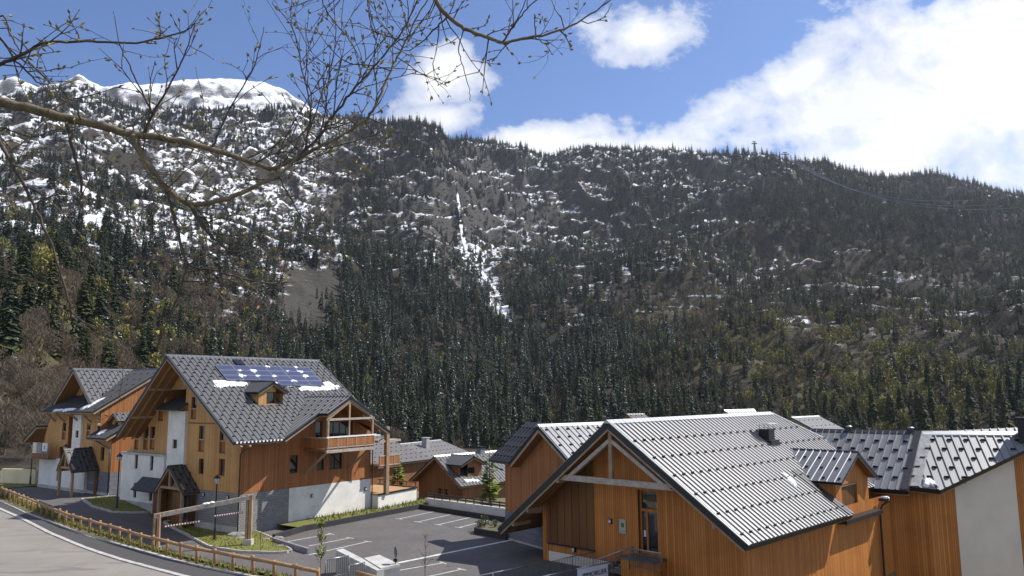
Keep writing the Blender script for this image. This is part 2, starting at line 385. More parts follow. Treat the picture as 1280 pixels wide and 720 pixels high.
# ================================================================== BUILDINGS
def downpipe(parent, pts, r=.05):
    mb = MB(); mb.tube(pts, r, 'gutter', 8); return mb.build('downpipe', parent, True)
def wall_lamp(parent, p, dx, dy):
    mb = MB(); x, y, z = p; mb.box(min(x, x+dx)-.1*(dx == 0), max(x, x+dx)+.1*(dx == 0), min(y, y+dy)-.1*(dy == 0), max(y, y+dy)+.1*(dy == 0), z-.14, z+.14, 'trim'); o = mb.build('wall_lamp', parent)
    g = MB(); e = .075
    if dx: g.box(x+dx, x+dx*1.15, y-e, y+e, z-.1, z+.1, 'lamp_glass')
    else: g.box(x-e, x+e, min(y+dy, y+dy*1.15), max(y+dy, y+dy*1.15), z-.1, z+.1, 'lamp_glass')
    g.build('lamp_glass', o); return o
def sheet_px(fr, O, u, v, pts):   # photo points -> (s,t) on a roof plane given in frame coordinates
    O, u, v, n = plane_from(O, u, v); out = []
    A = np.array([fr.B, fr.A, [0, 0, 1]])
    o = A@(CAM-fr.c)
    for x, y in pts:
        d = A@ray(x, y); t_ = ((O-o)@n)/(d@n); p = o+d*t_-O; out.append((p@u, p@v))
    return out

# ---------------- the large apartment chalet
FL = Fr((-21, 60.33), 36)
L = thing('apartment_chalet', (-21, 60.33, 0), 36, 'large larch clad chalet with a blue solar array on its long grey roof', 'chalet', 'timber apartment chalets')
RZ, RB, EB, EZ = 13.9, -7.6, 2.1, 7.14; LEB, LEZ = -15.0, 7.25
sR = (RZ-EZ)/(EB-RB); sL = (RZ-LEZ)/(RB-LEB); CR, CA, CS = 10.4, 8.3, .548
def zr(b): return RZ-(b-RB)*sR if b > RB else RZ-(RB-b)*sL
cR = math.hypot(1, sR); cL = math.hypot(1, sL); cC = math.hypot(1, CS)
bval = EB-(CR-EZ)/sR
mb = MB(); VO = (RB, 0, RZ); tE = (EB-RB)*cR; tV = (bval-RB)*cR; aE = CA-(CR-EZ)/CS; FA = 13.7; V0L = -2.1
br_ = EB-(CR-(FA-CA)*CS-EZ)/sR
roof(mb, VO, (0, 1, 0), (1, 0, -sR), [(V0L, 0), (FA, 0), (FA, (br_-RB)*cR), (CA, tV), (aE, tE), (V0L, tE)], .42, 'roof_grey', (2, .53, .5, 1), th=.2, th2=.13)
roof(mb, VO, (0, 1, 0), (-1, 0, -sL), [(V0L, 0), (V0L, (RB-LEB)*cL), (FA, (RB-LEB)*cL), (FA, 0)], .42, 'roof_grey', None, th=.2, th2=.13)
cap(mb, (RB, V0L-.02, RZ+.02), (RB, FA+.02, RZ+.02))
for sg in (-1, 1):   # the cross gable over the balcony, its middle pushed further out
    HW = 5.95; PW = 2.5
    roof(mb, (0, CA, CR), (1, 0, 0), (0, sg, -CS), [(bval-.05, 0.0), (3.1, 0), (3.1, PW*cC), (2.05, PW*cC), (2.05, HW*cC)], .42, 'roof_grey', (2, .75, .8, 1), rows=4, th=.2, th2=.13)
cap(mb, (bval, CA, CR+.02), (3.12, CA, CR+.02), mat='trim')
# snow guards of melting ice along the eave
for k in range(13): mb.box(EB-.05, EB+.05, V0L+.2+k*.33, V0L+.33+k*.33, EZ-.1, EZ+.03, 'snow')
roofL = mb.build('roof', L)
# dormer
def dormer(parent, fr, bface, ac, hw, za, slope, zr_fun, verge, wood, mat, win, rib, foot, capmat='trim', guards=None, door=False):
    mb = MB(); c_ = math.hypot(1, slope); bback = RB_of(za, zr_fun, bface); bl = RB_of(za-hw*slope, zr_fun, bface)
    for sg in (-1, 1):
        roof(mb, (0, ac, za), (1, 0, 0), (0, sg, -slope), [(bback, 0), (bface+verge, 0), (bface+verge, hw*c_), (bl, hw*c_)], rib, mat, guards, th=.17, th2=.09, ribh=.035)
    cap(mb, (bback, ac, za+.01), (bface+verge+.02, ac, za+.01), .14, capmat, .08)
    o = mb.build('dormer_roof', parent)
    w = MB(); ww = hw-.35; zt = za-.2
    top = [(ac-ww, zt-ww*slope), (ac, zt), (ac+ww, zt-ww*slope)]
    hol = [(ac+win[0], ac+win[1], win[2], win[3])]
    wall(w, 'y', bface, 1, top, foot, wood, hol)
    for sg in (-1, 1):
        y = ac+sg*ww; b0 = RB_of(zt-ww*slope, zr_fun, bface)
        w.poly([(b0, y, zt-ww*slope), (bface, y, zt-ww*slope), (bface, y, zr_fun(bface)-.05)], wood)
    d = w.build('dormer', parent); o.parent = d
    window(d, 'y', bface, 1, hol[0], name='window' if not door else 'door', fmat='trim' if not door else 'panel_brown', panel=.93 if door else 0, mull=not door, pmat='panel_brown' if door else 'larch_red')
    return d
def RB_of(z, fun, bface):
    lo, hi = bface-14, bface
    for _ in range(50):
        md = (lo+hi)/2
        if fun(md) > z: lo = md
        else: hi = md
    return lo
zrl = lambda b: RZ-(b-RB)*sR
q = sheet_px(FL, (RB, 0, RZ), (0, 1, 0), (1, 0, -sR), [(338.5, 506.5)])[0]; bf = RB+q[1]/cR; p = FL.onb(337, 477, bf+.3); dz = p[2]; da = q[0]
dormer(L, FL, bf, da, 1.55, dz, .55, zrl, .35, 'larch', 'roof_dark', (-.45, .45, zrl(bf)+.12, zrl(bf)+1.1), .3, zrl(bf)-.1)
# solar array
O_, u_, v_ = (RB, 0, RZ), (0, 1, 0), (1, 0, -sR)
Pl = plane_from(O_, u_, v_)
q = sheet_px(FL, O_, u_, v_, [(267.5, 458), (386, 462), (406, 484), (283, 477)])
S0 = q[0][0]; S1 = q[1][0]; T0 = q[0][1]; T1 = q[3][1]; cw = (S1-S0)/6; chh = (T1-T0)/3
PP = lambda s, t, h: Pl[0]+Pl[1]*s+Pl[2]*t+Pl[3]*h
for i in range(6):
    for j in range(3 if i < 3 else 4):
        a, b, c_, d_ = S0+i*cw+.02, S0+(i+1)*cw-.02, T0+j*chh+.02, T0+(j+1)*chh-.02
        mb = MB(); mb.slab([PP(a, c_, .16), PP(b, c_, .16), PP(b, d_, .16), PP(a, d_, .16)], Pl[3], .05, 'solar', 'galv', 'trim')
        o = mb.build('solar_panel', L)
        g = MB()
        for k in range(1, 6): g.slab([PP(a+(b-a)*k/6-.006, c_+.03, .163), PP(a+(b-a)*k/6+.006, c_+.03, .163), PP(a+(b-a)*k/6+.006, d_-.03, .163), PP(a+(b-a)*k/6-.006, d_-.03, .163)], Pl[3], .002, 'galv')
        for e in (a, b-.035): g.slab([PP(e, c_, .165), PP(e+.035, c_, .165), PP(e+.035, d_, .165), PP(e, d_, .165)], Pl[3], .004, 'galv')
        for e in (c_, d_-.035): g.slab([PP(a, e, .166), PP(b, e, .166), PP(b, e+.035, .166), PP(a, e+.035, .166)], Pl[3], .004, 'galv')
        g.build('panel_frame', o)
q = sheet_px(FL, O_, u_, v_, [(291, 450.5), (304, 451), (308, 457.2), (296, 457.2)])
a, b, c_, d_ = min(q[0][0], q[3][0]), max(q[1][0], q[2][0])-.3, q[0][1], q[2][1]
mb = MB(); mb.slab([PP(a, c_, .14), PP(b, c_, .14), PP(b, d_, .14), PP(a, d_, .14)], Pl[3], .14, 'trim'); o = mb.build('skylight', L)
mb = MB(); mb.slab([PP(a+.1, c_+.1, .15), PP(b-.1, c_+.1, .15), PP(b-.1, d_-.1, .15), PP(a+.1, d_-.1, .15)], Pl[3], .01, 'glass'); mb.build('pane', o)
def snow_patch(parent, PPf, pts, th, seed, name='snow_patch', n=46):
    """ragged lump of old snow lying on a plane: pts is a closed outline in plane coordinates"""
    rr = random.Random(seed); pts = [np.array(p_, float) for p_ in pts]; out = []
    per = sum(np.linalg.norm(pts[i]-pts[i-1]) for i in range(len(pts)))
    for i in range(len(pts)):
        a, b = pts[i], pts[(i+1) % len(pts)]; k = max(1, int(1.7*n*np.linalg.norm(b-a)/per))
        for j in range(k): out.append(a+(b-a)*j/k+np.array([rr.uniform(-1, 1), rr.uniform(-1, 1)])*np.array([.10, .2]))
    cen = sum(out)/len(out); mb = MB(); L_ = len(out)
    mid = [cen+(o_-cen)*.72 for o_ in out]
    for i in range(L_):
        j = (i+1) % L_; a, b = out[i], out[j]; c_, d_ = mid[i], mid[j]
        mb.poly((PPf(*a, .02), PPf(*b, .02), PPf(*d_, th), PPf(*c_, th)), 'snow'); mb.poly((PPf(*c_, th), PPf(*d_, th), PPf(*cen, th*1.1)), 'snow')
    return mb.build(name, parent, True)
for sd, pts in ((1, [(266, 476), (283, 477.3), (309, 478.5), (309, 482), (283, 483.5), (270, 485)]), (2, [(345, 478.5), (368, 480), (368, 483.5), (349, 482.5)]), (3, [(372, 484.5), (409, 486), (418, 485), (404, 478), (411, 477.5), (422, 484), (408, 489), (374, 488)]), (4, [(422, 482), (424, 484), (421, 486), (418, 484)])):
    snow_patch(L, PP, sheet_px(FL, O_, u_, v_, pts), .09, sd)
rs_ = random.Random(31)
for i_ in range(16):
    sx_ = S0+cw*rs_.choice((1, 2, 3, 4, 5, 5.9))+rs_.uniform(-.25, .1); ty_ = T0+chh*rs_.choice((.03, 1, 2, 2, 3))+rs_.uniform(-.05, .05)
    if sx_ > S0+3*cw or ty_ < T0+2.9*chh: snow_patch(L, lambda s, t, h: PP(s, t, h*.5+.165), [(sx_, ty_), (sx_+rs_.uniform(.3, .7), ty_-.05), (sx_+rs_.uniform(.3, .6), ty_+.16), (sx_+.05, ty_+.2)], .1, 100+i_, n=8)
# walls of the front gable
HF = dict(W1=(-15.75, -15.05, 5.95, 7.85), W2=(-14.25, -13.5, 6., 7.92), W3=(-13.2, -12.45, 6.03, 7.94), u1=(-12.05, -11.3, 8.5, 10.5), u2=(-7.05, -6.3, 8.7, 10.48),
          m1=(-5.75, -5., 6.13, 8.14), m2=(-2.85, -2.1, 6.1, 8.1), l1=(-5.6, -4.9, 4.28, 5.52), l2=(-2.8, -2.02, 4.3, 5.62))
top = [(-16.9, 5.7), (LEB-.02, 6.8)] + [(b, zr(b)-.36) for b in (LEB, RB, 0)]
RC = (-10.9, -7.9, 9.75, 11.1, 2.2)
mb = MB(); wall(mb, 'x', 0, -1, top, 3.1, 'larch', list(HF.values())+[RC], rmat='larch_red')
mb.poly([(-10.9, 2.2, 9.75), (-7.9, 2.2, 9.75), (-7.9, 2.2, 11.1), (-10.9, 2.2, 11.1)], 'larch_red')
SIDE = dict(a=(4.66, 5.46, 4.2, 5.65), b=(8.8, 10.2, 4.15, 5.5), c=(7.42, 8.2, 4.2, 5.35), d=(7.2, 7.95, 6.4, 8.3), e=(8.55, 11.4, 6.2, 8.2))
cx = lambda a: CR-abs(a-CA)*CS-.34
a_m = CA-(CR-zr(0))/CS
sidetop = [(0, zr(0)-.36), (a_m, zr(0)-.36), (CA, cx(CA)), (13.6, cx(13.6))]
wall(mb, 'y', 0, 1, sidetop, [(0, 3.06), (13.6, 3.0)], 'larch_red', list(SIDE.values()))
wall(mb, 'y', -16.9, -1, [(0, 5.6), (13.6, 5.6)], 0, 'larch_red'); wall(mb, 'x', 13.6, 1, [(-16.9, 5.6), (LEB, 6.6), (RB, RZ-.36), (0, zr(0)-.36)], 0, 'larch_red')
wallL = mb.build('wall', L)
mb = MB()   # stone and rendered base
wall(mb, 'x', -.03, -1, [(-7.4, 3.1), (.03, 3.1)], 0, 'stone'); wall(mb, 'y', .03, 1, [(-.03, 3.06), (4.62, 3.04)], 0, 'stone')
mb.box(-7.4, 0.02, -.09, -.032, 0, .62, 'concrete')
mb.build('stone_base', L)
mb = MB(); wall(mb, 'y', .05, 1, [(4.62, 3.04), (13.62, 2.98)], 0, 'stucco'); mb.poly([(.05, 4.62, 0), (.0, 4.62, 0), (.0, 4.62, 3.04), (.05, 4.62, 3.04)], 'stucco')
mb.poly([(.05, 4.62, 3.04), (.05, 13.62, 2.98), (0, 13.62, 2.98), (0, 4.62, 3.04)], 'stucco'); mb.poly([(.05, 13.62, 0), (0, 13.62, 0), (0, 13.62, 2.98), (.05, 13.62, 2.98)], 'stucco')
mb.build('rendered_base', L)
mb = MB(); WB = [(-16.3, -15.6, 3.75, 5.2), (-13.1, -12.3, 3.85, 5.3), (-16.1, -15.35, 1.5, 3.0), (-13.4, -12.6, 1.35, 2.75)]
WBf = []
for h in ((167.7, 172.7, 568.7, 586), (187, 192, 570, 588), (166, 171, 603.7, 622), (185.6, 190.6, 612, 626)):
    p, q = FL.ona(h[0], h[3], -.42), FL.ona(h[1], h[2], -.42); WBf.append((p[0], q[0], p[2], q[2]))
wall(mb, 'x', -.42, -1, [(-16.95, 5.5), (-10.1, 5.62)], 0, 'stucco', WBf); mb.box(-16.95, -10.1, -.42, 0, 5.62, 5.66, 'concrete_grey'); mb.box(-17.03, -10.04, -.5, -.425, 5.5, 5.68, 'concrete')
for x in (-16.95, -10.1): mb.poly([(x, -.42, 0), (x, 0, 0), (x, 0, 5.62), (x, -.42, 5.62)], 'stucco')
mb.box(-16.95, -10.1, -.5, -.43, 0, 1.55, 'concrete')
o = mb.build('rendered_block', L)
for h in WBf: window(o, 'x', -.42, -1, h)
mb = MB(); SW = (-9.2, -8.5, 6.2, 6.95); wall(mb, 'x', -.25, -1, [(-10, 9.3), (-7.45, 9.3)], 0, 'stucco', [SW])
for x in (-10, -7.45): mb.poly([(x, -.25, 0), (x, 0, 0), (x, 0, 9.3), (x, -.25, 9.3)], 'stucco')
o = mb.build('stair_shaft', L); window(o, 'x', -.25, -1, SW)
mb = MB(); roof(mb, (-11.25, .6, 10.35), (1, 0, 0), (0, -1, -.62), [(0, 0), (3.75, 0), (3.75, 1.75), (0, 1.75)], .35, 'roof_dark', None, th=.07, th2=.1, ribh=.03); mb.build('shaft_roof', o)
for k, h in HF.items(): window(L, 'x', 0, -1, h, panel=.42 if k[0] in 'Wum' else 0)
for k, h in SIDE.items(): window(L, 'y', 0, 1, h, fmat='trim' if k in 'abc' else 'old_wood')
mb = MB()   # rafters and purlins carrying the front overhang
for b in (RB, -5.2, -2.8, -.3, -10.2, -12.8): mb.beam((b, V0L+.15, zr(b)-.45), (b, .0, zr(b)-.45), .16, .22, 'beam')
for sg, s_, e in ((1, sR, EB), (-1, sL, LEB)):
    for y in (-.65, -1.4): mb.beam((RB, y, RZ-.42), (e, y, zr(e)-.42+.02), .12, .16, 'beam', (0, 1, 0))
mb.box(-10.95, -7.85, -.06, -.003, 11.1, 11.28, 'beam'); mb.box(-7.3, .0, -.025, -.003, 8.28, 8.4, 'old_wood')
mb.build('roof_timbers', L)
# balcony under the cross gable
mb = MB(); mb.box(.003, 3.0, 6.0, 11.1, 5.95, 6.15, 'old_wood'); mb.box(2.9, 3.06, 5.85, 11.25, 5.85, 6.1, 'grey_beam')
for y in (6.2, 10.9): mb.beam((2.75, y, 5.93), (.05, y, 4.1), .16, .16, 'beam')
bal = mb.build('balcony', L)
mb = MB(); mb.box(2.94, 3.06, 5.85, 11.35, 7.04, 7.16, 'white_paint'); mb.box(2.95, 3.05, 5.9, 11.25, 6.22, 6.32, 'grey_beam')
for k in range(6): mb.box(2.95, 3.05, 5.95+k*1.02, 6.05+k*1.02, 6.15, 7.04, 'beam')
mb.box(2.97, 3.03, 6.0, 11.1, 6.36, 6.97, 'larch_red')
for y in (6.0, 11.08): mb.box(.1, 2.95, y-.03, y+.03, 6.22, 6.97, 'larch_red'); mb.box(.1, 2.95, y-.06, y+.06, 6.99, 7.09, 'grey_beam')
mb.build('balustrade', bal)
mb = MB()
for y in (6.02, 10.95): mb.box(2.86, 3.02, y-.08, y+.08, 6.15, CR-abs(y-CA)*CS-.3, 'beam')
yk = CA; mb.box(2.88, 3.0, yk-.08, yk+.08, 8.6, CR-.4, 'beam'); mb.box(2.86, 3.02, 5.9, 11.1, 8.45, 8.62, 'grey_beam'); mb.box(2.88, 3.0, CA-.06, CA+.06, 7.16, 8.45, 'beam')
mb.beam((2.94, 6.05, 8.6), (2.94, CA, CR-.45), .1, .16, 'beam'); mb.beam((2.94, 10.95, 8.6), (2.94, CA, CR-.45), .1, .16, 'beam'); mb.build('gable_truss', bal)
# deck at the far end, on a tall post
mb = MB(); mb.box(-6, 1.0, 13.61, 16.3, 3.9, 4.1, 'old_wood'); mb.box(-.2, 1.05, 13.5, 16.4, 6.2, 6.4, 'grey_beam'); o = mb.build('balcony', L)
mb = MB(); mb.box(.93, 1.05, 13.7, 16.4, 4.95, 5.07, 'grey_beam'); mb.box(.94, 1.04, 13.7, 16.4, 4.1, 4.2, 'grey_beam'); mb.box(.96, 1.02, 13.7, 16.35, 4.24, 4.92, 'larch_red')
for y in (13.8, 14.7, 15.6, 16.3): mb.box(.94, 1.04, y-.05, y+.05, 4.1, 4.95, 'beam')
mb.build('balustrade', o)
mb = MB(); mb.box(.78, 1.14, 14.5, 14.86, 1.6, 7.6, 'beam'); mb.build('post', L)
downpipe(L, [(1.9, -.3, 6.8), (.6, -.15, 6.4), (.12, -.12, 6.1), (.12, -.12, .3)]); downpipe(L, [(1.5, 13.75, 6.6), (.13, 13.72, 6.1), (.13, 13.72, .3)])
for bz in ((.05, 6.9, 2.2), (.05, 12.95, 2.15)): wall_lamp(L, bz, .12, 0)
for b in (-4.6, -1.35): wall_lamp(L, (b, -.03, 2.75), 0, -.1)
def porch(parent, bc, a0, a1, za, ze, hwl, hwr, posts, base, zf, matw='beam', left_lean=None, name='entrance_porch'):
    mb = MB()
    for sg, hw, z_e in ((1, hwr, ze), (-1, hwl, ze)):
        s_ = (za-z_e)/hw; c_ = math.hypot(1, s_)
        roof(mb, (bc, 0, za), (0, 1, 0), (sg, 0, -s_), [(a0, 0), (a1, 0), (a1, hw*c_), (a0, hw*c_)], .4, 'roof_dark', (2, .6, .4, 1), th=.08, th2=.14, ribh=.04)
    cap(mb, (bc, a0-.02, za+.01), (bc, a1, za+.01), .14, 'trim')
    o = mb.build(name, parent)
    t_ = MB(); ya = a0+.25; zb = ze+.22
    for b in posts: t_.box(b-.1, b+.1, ya-.1, ya+.1, base, zb, matw)
    t_.box(posts[0]-.25, posts[-1]+.25, ya-.08, ya+.08, zb, zb+.2, matw); t_.box(bc-.08, bc+.08, ya-.07, ya+.07, zb+.2, za-.35, matw)
    for sg in (-1, 1): t_.beam((bc+sg*(hwl if sg < 0 else hwr)*.86, ya, zb+.1), (bc, ya, za-.35), .1, .15, matw, (0, 1, 0))
    t_.build('porch_frame', o)
    w = MB(); wall(w, 'x', a1-.08, -1, [(posts[0], zb+.1), (bc, za-.4), (posts[-1], zb+.1)], base, 'panel_brown', [(bc-.9, bc+.9, base+.1, base+2.2)]); ow = w.build('porch_wall', o)
    window(o, 'x', a1-.08, -1, (bc-.9, bc+.9, base+.1, base+2.2), panel=.45, name='door'); return o
P2 = porch(L, -7.5, -1.55, -.02, 4.95, 2.9, 1.95, 2.35, (-8.95, -5.65), .2, .3, left_lean=True)
mb = MB(); roof(mb, (-13.3, -1.45, 2.72), (1, 0, 0), (0, 1, .95), [(0, 0), (4.3, 0), (4.3, 1.42), (0, 1.42)], .4, 'roof_dark', None, th=.08, th2=.14, ribh=.04); mb.build('lean_to_roof', P2)
mb = MB(); mb.box(-7.0, -5.75, -1.28, -1.2, .2, 2.9, 'panel_brown'); mb.box(-8.8, -7.1, -.6, -.55, .2, 3.0, 'panel_brown'); mb.box(-10.0, -9.0, -1.25, -.5, .2, 2.8, 'panel_brown'); mb.build('porch_screen', P2)

# ---------------- the second apartment chalet behind it
FQ = Fr((-37.21, 72.45), 36)
Q = thing('apartment_chalet', (-37.21, 72.45, 0), 36, 'farther larch chalet with stepped dark roofs and a narrow white shaft', 'chalet', 'timber apartment chalets')
mb = MB(); fs = .6; fz = lambda a: 9.15+fs*(a+1.0); cf = math.hypot(1, fs)
GB, GZ, GS = -8.4, 13.35, .86; cg = math.hypot(1, GS)
roof(mb, (0, -1, 9.15), (1, 0, 0), (0, 1, fs), [(-12.9, 0), (-2.0, 0), (-2.0, 7.0*cf), (-12.9, 7.0*cf)], .42, 'roof_dark', (3, 1.1, .5, 1), off=.1)
for sg, e in ((1, 4.1), (-1, 4.6)):
    af = lambda z: (z-9.15)/fs-1.0
    roof(mb, (GB, 0, GZ), (0, 1, 0), (sg, 0, -GS), [(-.1, 0), (9.5, 0), (9.5, 3.6*cg), (max(af(GZ-e*GS), .2)+.0, e*cg), (-.1, e*cg)], .42, 'roof_grey', (2, .53, .4, 1))
cap(mb, (GB, -.12, GZ+.02), (GB, 9.5, GZ+.02)); cap(mb, (-12.9, 6.0, fz(6)+.02), (-2, 6.0, fz(6)+.02), mat='trim')
roof(mb, (0, -1, 6.75), (1, 0, 0), (0, 1, .56), [(-3.05, 0), (.65, 0), (.65, 6.6), (-3.05, 6.6)], .42, 'roof_dark', None)
roof(mb, (-16.4, 0, 6.1), (0, 1, 0), (1, 0, .55), [(-1, 0), (7, 0), (7, 3.2), (-1, 3.2)], .42, 'roof_dark', None)
mb.build('roof', Q)
PQ = plane_from((0, -1, 9.15), (1, 0, 0), (0, 1, fs)); PPQ = lambda s, t, h: PQ[0]+PQ[1]*s+PQ[2]*t+PQ[3]*h
snow_patch(Q, PPQ, sheet_px(FQ, (0, -1, 9.15), (1, 0, 0), (0, 1, fs), [(101, 510.5), (113, 506.5), (124, 500), (132, 496.5), (125, 502), (112, 509), (102, 512)]), .1, 7)
snow_patch(Q, PPQ, sheet_px(FQ, (0, -1, 9.15), (1, 0, 0), (0, 1, fs), [(66, 513), (80, 512), (95, 511), (95, 512.3), (80, 514), (67, 514.6)]), .08, 8)
PT = plane_from((0, -1, 6.75), (1, 0, 0), (0, 1, .56)); PPT = lambda s, t, h: PT[0]+PT[1]*s+PT[2]*t+PT[3]*h
snow_patch(Q, PPT, sheet_px(FQ, (0, -1, 6.75), (1, 0, 0), (0, 1, .56), [(122, 543.5), (126, 539.5), (133, 538), (131, 540.5), (126, 542.5)]), .1, 9)
mb = MB()
WQ = [(-10.0, -9.25, 6.4, 8.0), (-4.95, -4.25, 6.8, 8.0), (-4.3, -3.6, 4.66, 5.85), (-2.0, -1.3, 4.6, 5.85), (-10.3, -9.6, 4.3, 5.6)]
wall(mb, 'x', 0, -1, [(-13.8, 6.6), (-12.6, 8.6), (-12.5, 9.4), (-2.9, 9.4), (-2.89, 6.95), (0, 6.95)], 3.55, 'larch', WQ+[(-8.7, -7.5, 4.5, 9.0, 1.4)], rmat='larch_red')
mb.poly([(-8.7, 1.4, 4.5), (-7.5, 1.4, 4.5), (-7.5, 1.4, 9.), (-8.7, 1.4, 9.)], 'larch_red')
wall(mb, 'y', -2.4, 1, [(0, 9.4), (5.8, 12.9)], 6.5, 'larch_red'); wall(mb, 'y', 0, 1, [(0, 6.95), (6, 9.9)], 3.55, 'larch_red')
gw = [(-12.9, -12.2, 9.7, 10.5), (-5.9, -5.2, 9.9, 10.9)]
wall(mb, 'x', 1.5, -1, [(GB-4.0, GZ-.3-4.0*GS), (GB, GZ-.3), (GB+3.7, GZ-.3-3.7*GS)], 9.0, 'larch', gw[1:]+[(-9.6, -7.4, 9.8, 11.6, 1.2)], rmat='larch_red')
mb.poly([(-9.6, 2.7, 9.8), (-7.4, 2.7, 9.8), (-7.4, 2.7, 11.6), (-9.6, 2.7, 11.6)], 'larch_red')
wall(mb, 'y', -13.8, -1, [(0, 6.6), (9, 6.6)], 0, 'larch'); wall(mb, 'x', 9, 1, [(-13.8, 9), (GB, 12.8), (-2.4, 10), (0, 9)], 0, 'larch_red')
mb.build('wall', Q)
for h in WQ: window(Q, 'x', 0, -1, h, panel=.4 if h[2] > 6 else 0)
window(Q, 'x', 1.5, -1, gw[1])
mb = MB(); wall(mb, 'x', -.03, -1, [(-4.2, 3.6), (.03, 3.6)], 0, 'block'); wall(mb, 'y', .03, 1, [(-.03, 3.6), (6, 3.6)], 0, 'block'); mb.box(-4.2, .05, -.1, -.032, 0, 1.75, 'concrete'); mb.build('stone_base', Q)
mb = MB(); wall(mb, 'x', -.3, -1, [(-13.85, 4.45), (-4.2, 4.45)], 0, 'stucco', [(-9.9, -9.2, 2.3, 3.9)]); mb.box(-13.85, -4.2, -.3, 0, 4.45, 4.49, 'concrete'); mb.poly([(-4.2, -.3, 0), (-4.2, 0, 0), (-4.2, 0, 4.45), (-4.2, -.3, 4.45)], 'stucco'); mb.poly([(-13.85, -.3, 0), (-13.85, 6, 0), (-13.85, 6, 4.45), (-13.85, -.3, 4.45)], 'stucco'); mb.box(-13.85, -4.2, -.36, -.305, 0, 1.8, 'concrete')
o = mb.build('rendered_base', Q); window(o, 'x', -.3, -1, (-9.9, -9.2, 2.3, 3.9))
mb = MB(); wall(mb, 'x', -.2, -1, [(-7.45, 8.8), (-5.75, 8.8)], 3, 'stucco', [(-6.8, -6.15, 6.6, 7.3)])
for x in (-7.45, -5.75): mb.poly([(x, -.2, 3), (x, 0, 3), (x, 0, 8.8), (x, -.2, 8.8)], 'stucco')
o = mb.build('stair_shaft', Q); window(o, 'x', -.2, -1, (-6.8, -6.15, 6.6, 7.3))
mb = MB()
for b in (-11.6, -9.6, -6.6, -4.2): mb = MB(); mb.beam((b, -.9, 8.95), (b, -.02, 8.1), .14, .16, 'beam'); mb.build('roof_bracket', Q)
mb = MB(); mb.box(-13.8, -10.2, -1.1, -.31, 4.4, 4.5, 'old_wood')
for k in range(4): mb.box(-13.75+k*1.15, -13.67+k*1.15, -1.1, -1.02, 4.5, 5.95, 'beam')
mb.box(-13.8, -10.2, -1.08, -1.04, 4.55, 4.95, 'old_wood'); o = mb.build('balcony', Q)
for x0, x1, mt in ((-13.6, -12.75, 'stucco_warm'), (-12.6, -11.7, 'poster_grey'), (-11.5, -10.4, 'stucco')):
    w = MB(); w.box(x0, x1, -1.14, -1.105, 4.95, 6.0, mt)
    if mt == 'stucco': w.box(x0, x1, -1.15, -1.142, 4.95, 5.2, 'poster_blue'); w.box(x0+.4, x0+.6, -1.15, -1.142, 5.4, 5.75, 'poster_blue')
    w.build('balcony_panel', o)
zq = lambda b: 0
w = MB(); dz_ = 8.75   # small front dormer on the lean-to roof
for sg in (-1, 1): roof(w, (-1.4, 0, 9.0), (0, 1, 0), (sg, 0, -.75), [(.6, 0), (4.2, 0), (4.2, 1.25), (.6, 1.25)], .3, 'roof_grey', (2, .5, .3, 1), th=.07, th2=.1, ribh=.035)
wall(w, 'x', 1.0, -1, [(-2.2, 8.15), (-1.4, 8.75), (-.6, 8.15)], 7.3, 'larch', [(-1.7, -1.1, 7.65, 8.2)])
wall(w, 'y', -.6, 1, [(1.0, 8.15), (3.0, 8.15)], [(1, 7.3), (3, 8.1)], 'larch'); o = w.build('dormer', Q); window(o, 'x', 1.0, -1, (-1.7, -1.1, 7.65, 8.2))
downpipe(Q, [(-1.9, -.8, 6.6), (-1.5, -.3, 6.2), (-.05, -.12, 5.7), (-.05, -.12, 1.6)])
porch(Q, -3.6, -2.6, -.05, 5.75, 3.75, 1.25, 1.75, (-4.6, -2.1), 1.4, 1.5)

# ---------------- the timber hall in front on the right
FK = Fr((1.9, 51.11), 44.8)
K = thing('timber_hall', (1.9, 51.11, 0), 44.8, 'big timber hall with an open king post truss under its ribbed metal roof', 'timber building')
KZ, KB, KLB, KLZ, KRB, KRZ = 8.9, 6.5, -2.76, 1.77, 15.15, 2.98
ksl = (KZ-KLZ)/(KB-KLB); ksr = (KZ-KRZ)/(KRB-KB); kcl = math.hypot(1, ksl); kcr = math.hypot(1, ksr)
kz = lambda b: KZ-(b-KB)*ksr if b > KB else KZ-(KB-b)*ksl
V0 = -1.5
mb = MB(); tk = lambda b: (b-KB)*kcr
OK_, uK, vK = (KB, 0, KZ), (0, 1, 0), (1, 0, -ksr)
roof(mb, OK_, uK, vK, [(V0, 0), (18.9, 0), (21.6, tk(9.4)), (19.2, tk(13.8)), (11.75, tk(13.8)), (11.75, tk(KRB)), (V0, tk(KRB))], .45, 'roof_slate', (2, 1.55, 2.0, 0), th=.34, th2=.12, ribh=.075, ribw=.045, gsz=(.26, .16), rows=8)
roof(mb, OK_, uK, (-1, 0, -ksl), [(V0, 0), (V0, (KB-KLB)*kcl), (18.9, (KB-KLB)*kcl), (18.9, 0)], .45, 'roof_slate', None, th=.34, th2=.12, board='trim' if False else 'fascia')
cap(mb, (KB, V0-.02, KZ+.03), (KB, 18.9, KZ+.03), .3, 'galv', .16)
P = plane_from(OK_, uK, vK); PK = lambda s, t, h: P[0]+P[1]*s+P[2]*t+P[3]*h
mb.slab([PK(V0-.01, 0, .05), PK(V0+.22, 0, .05), PK(V0+.22, tk(KRB), .05), PK(V0-.01, tk(KRB), .05)], P[3], .05, 'galv')
cap(mb, PK(18.9, 0, .03), PK(21.6, tk(9.4), .03), .18, 'galv', .02)
for i in range(27): mb.box(KRB-.02, KRB+.04, V0+.2+i*.45, V0+.42+i*.45, KRZ-.04, KRZ+.06, 'trim')
mb.build('roof', K)
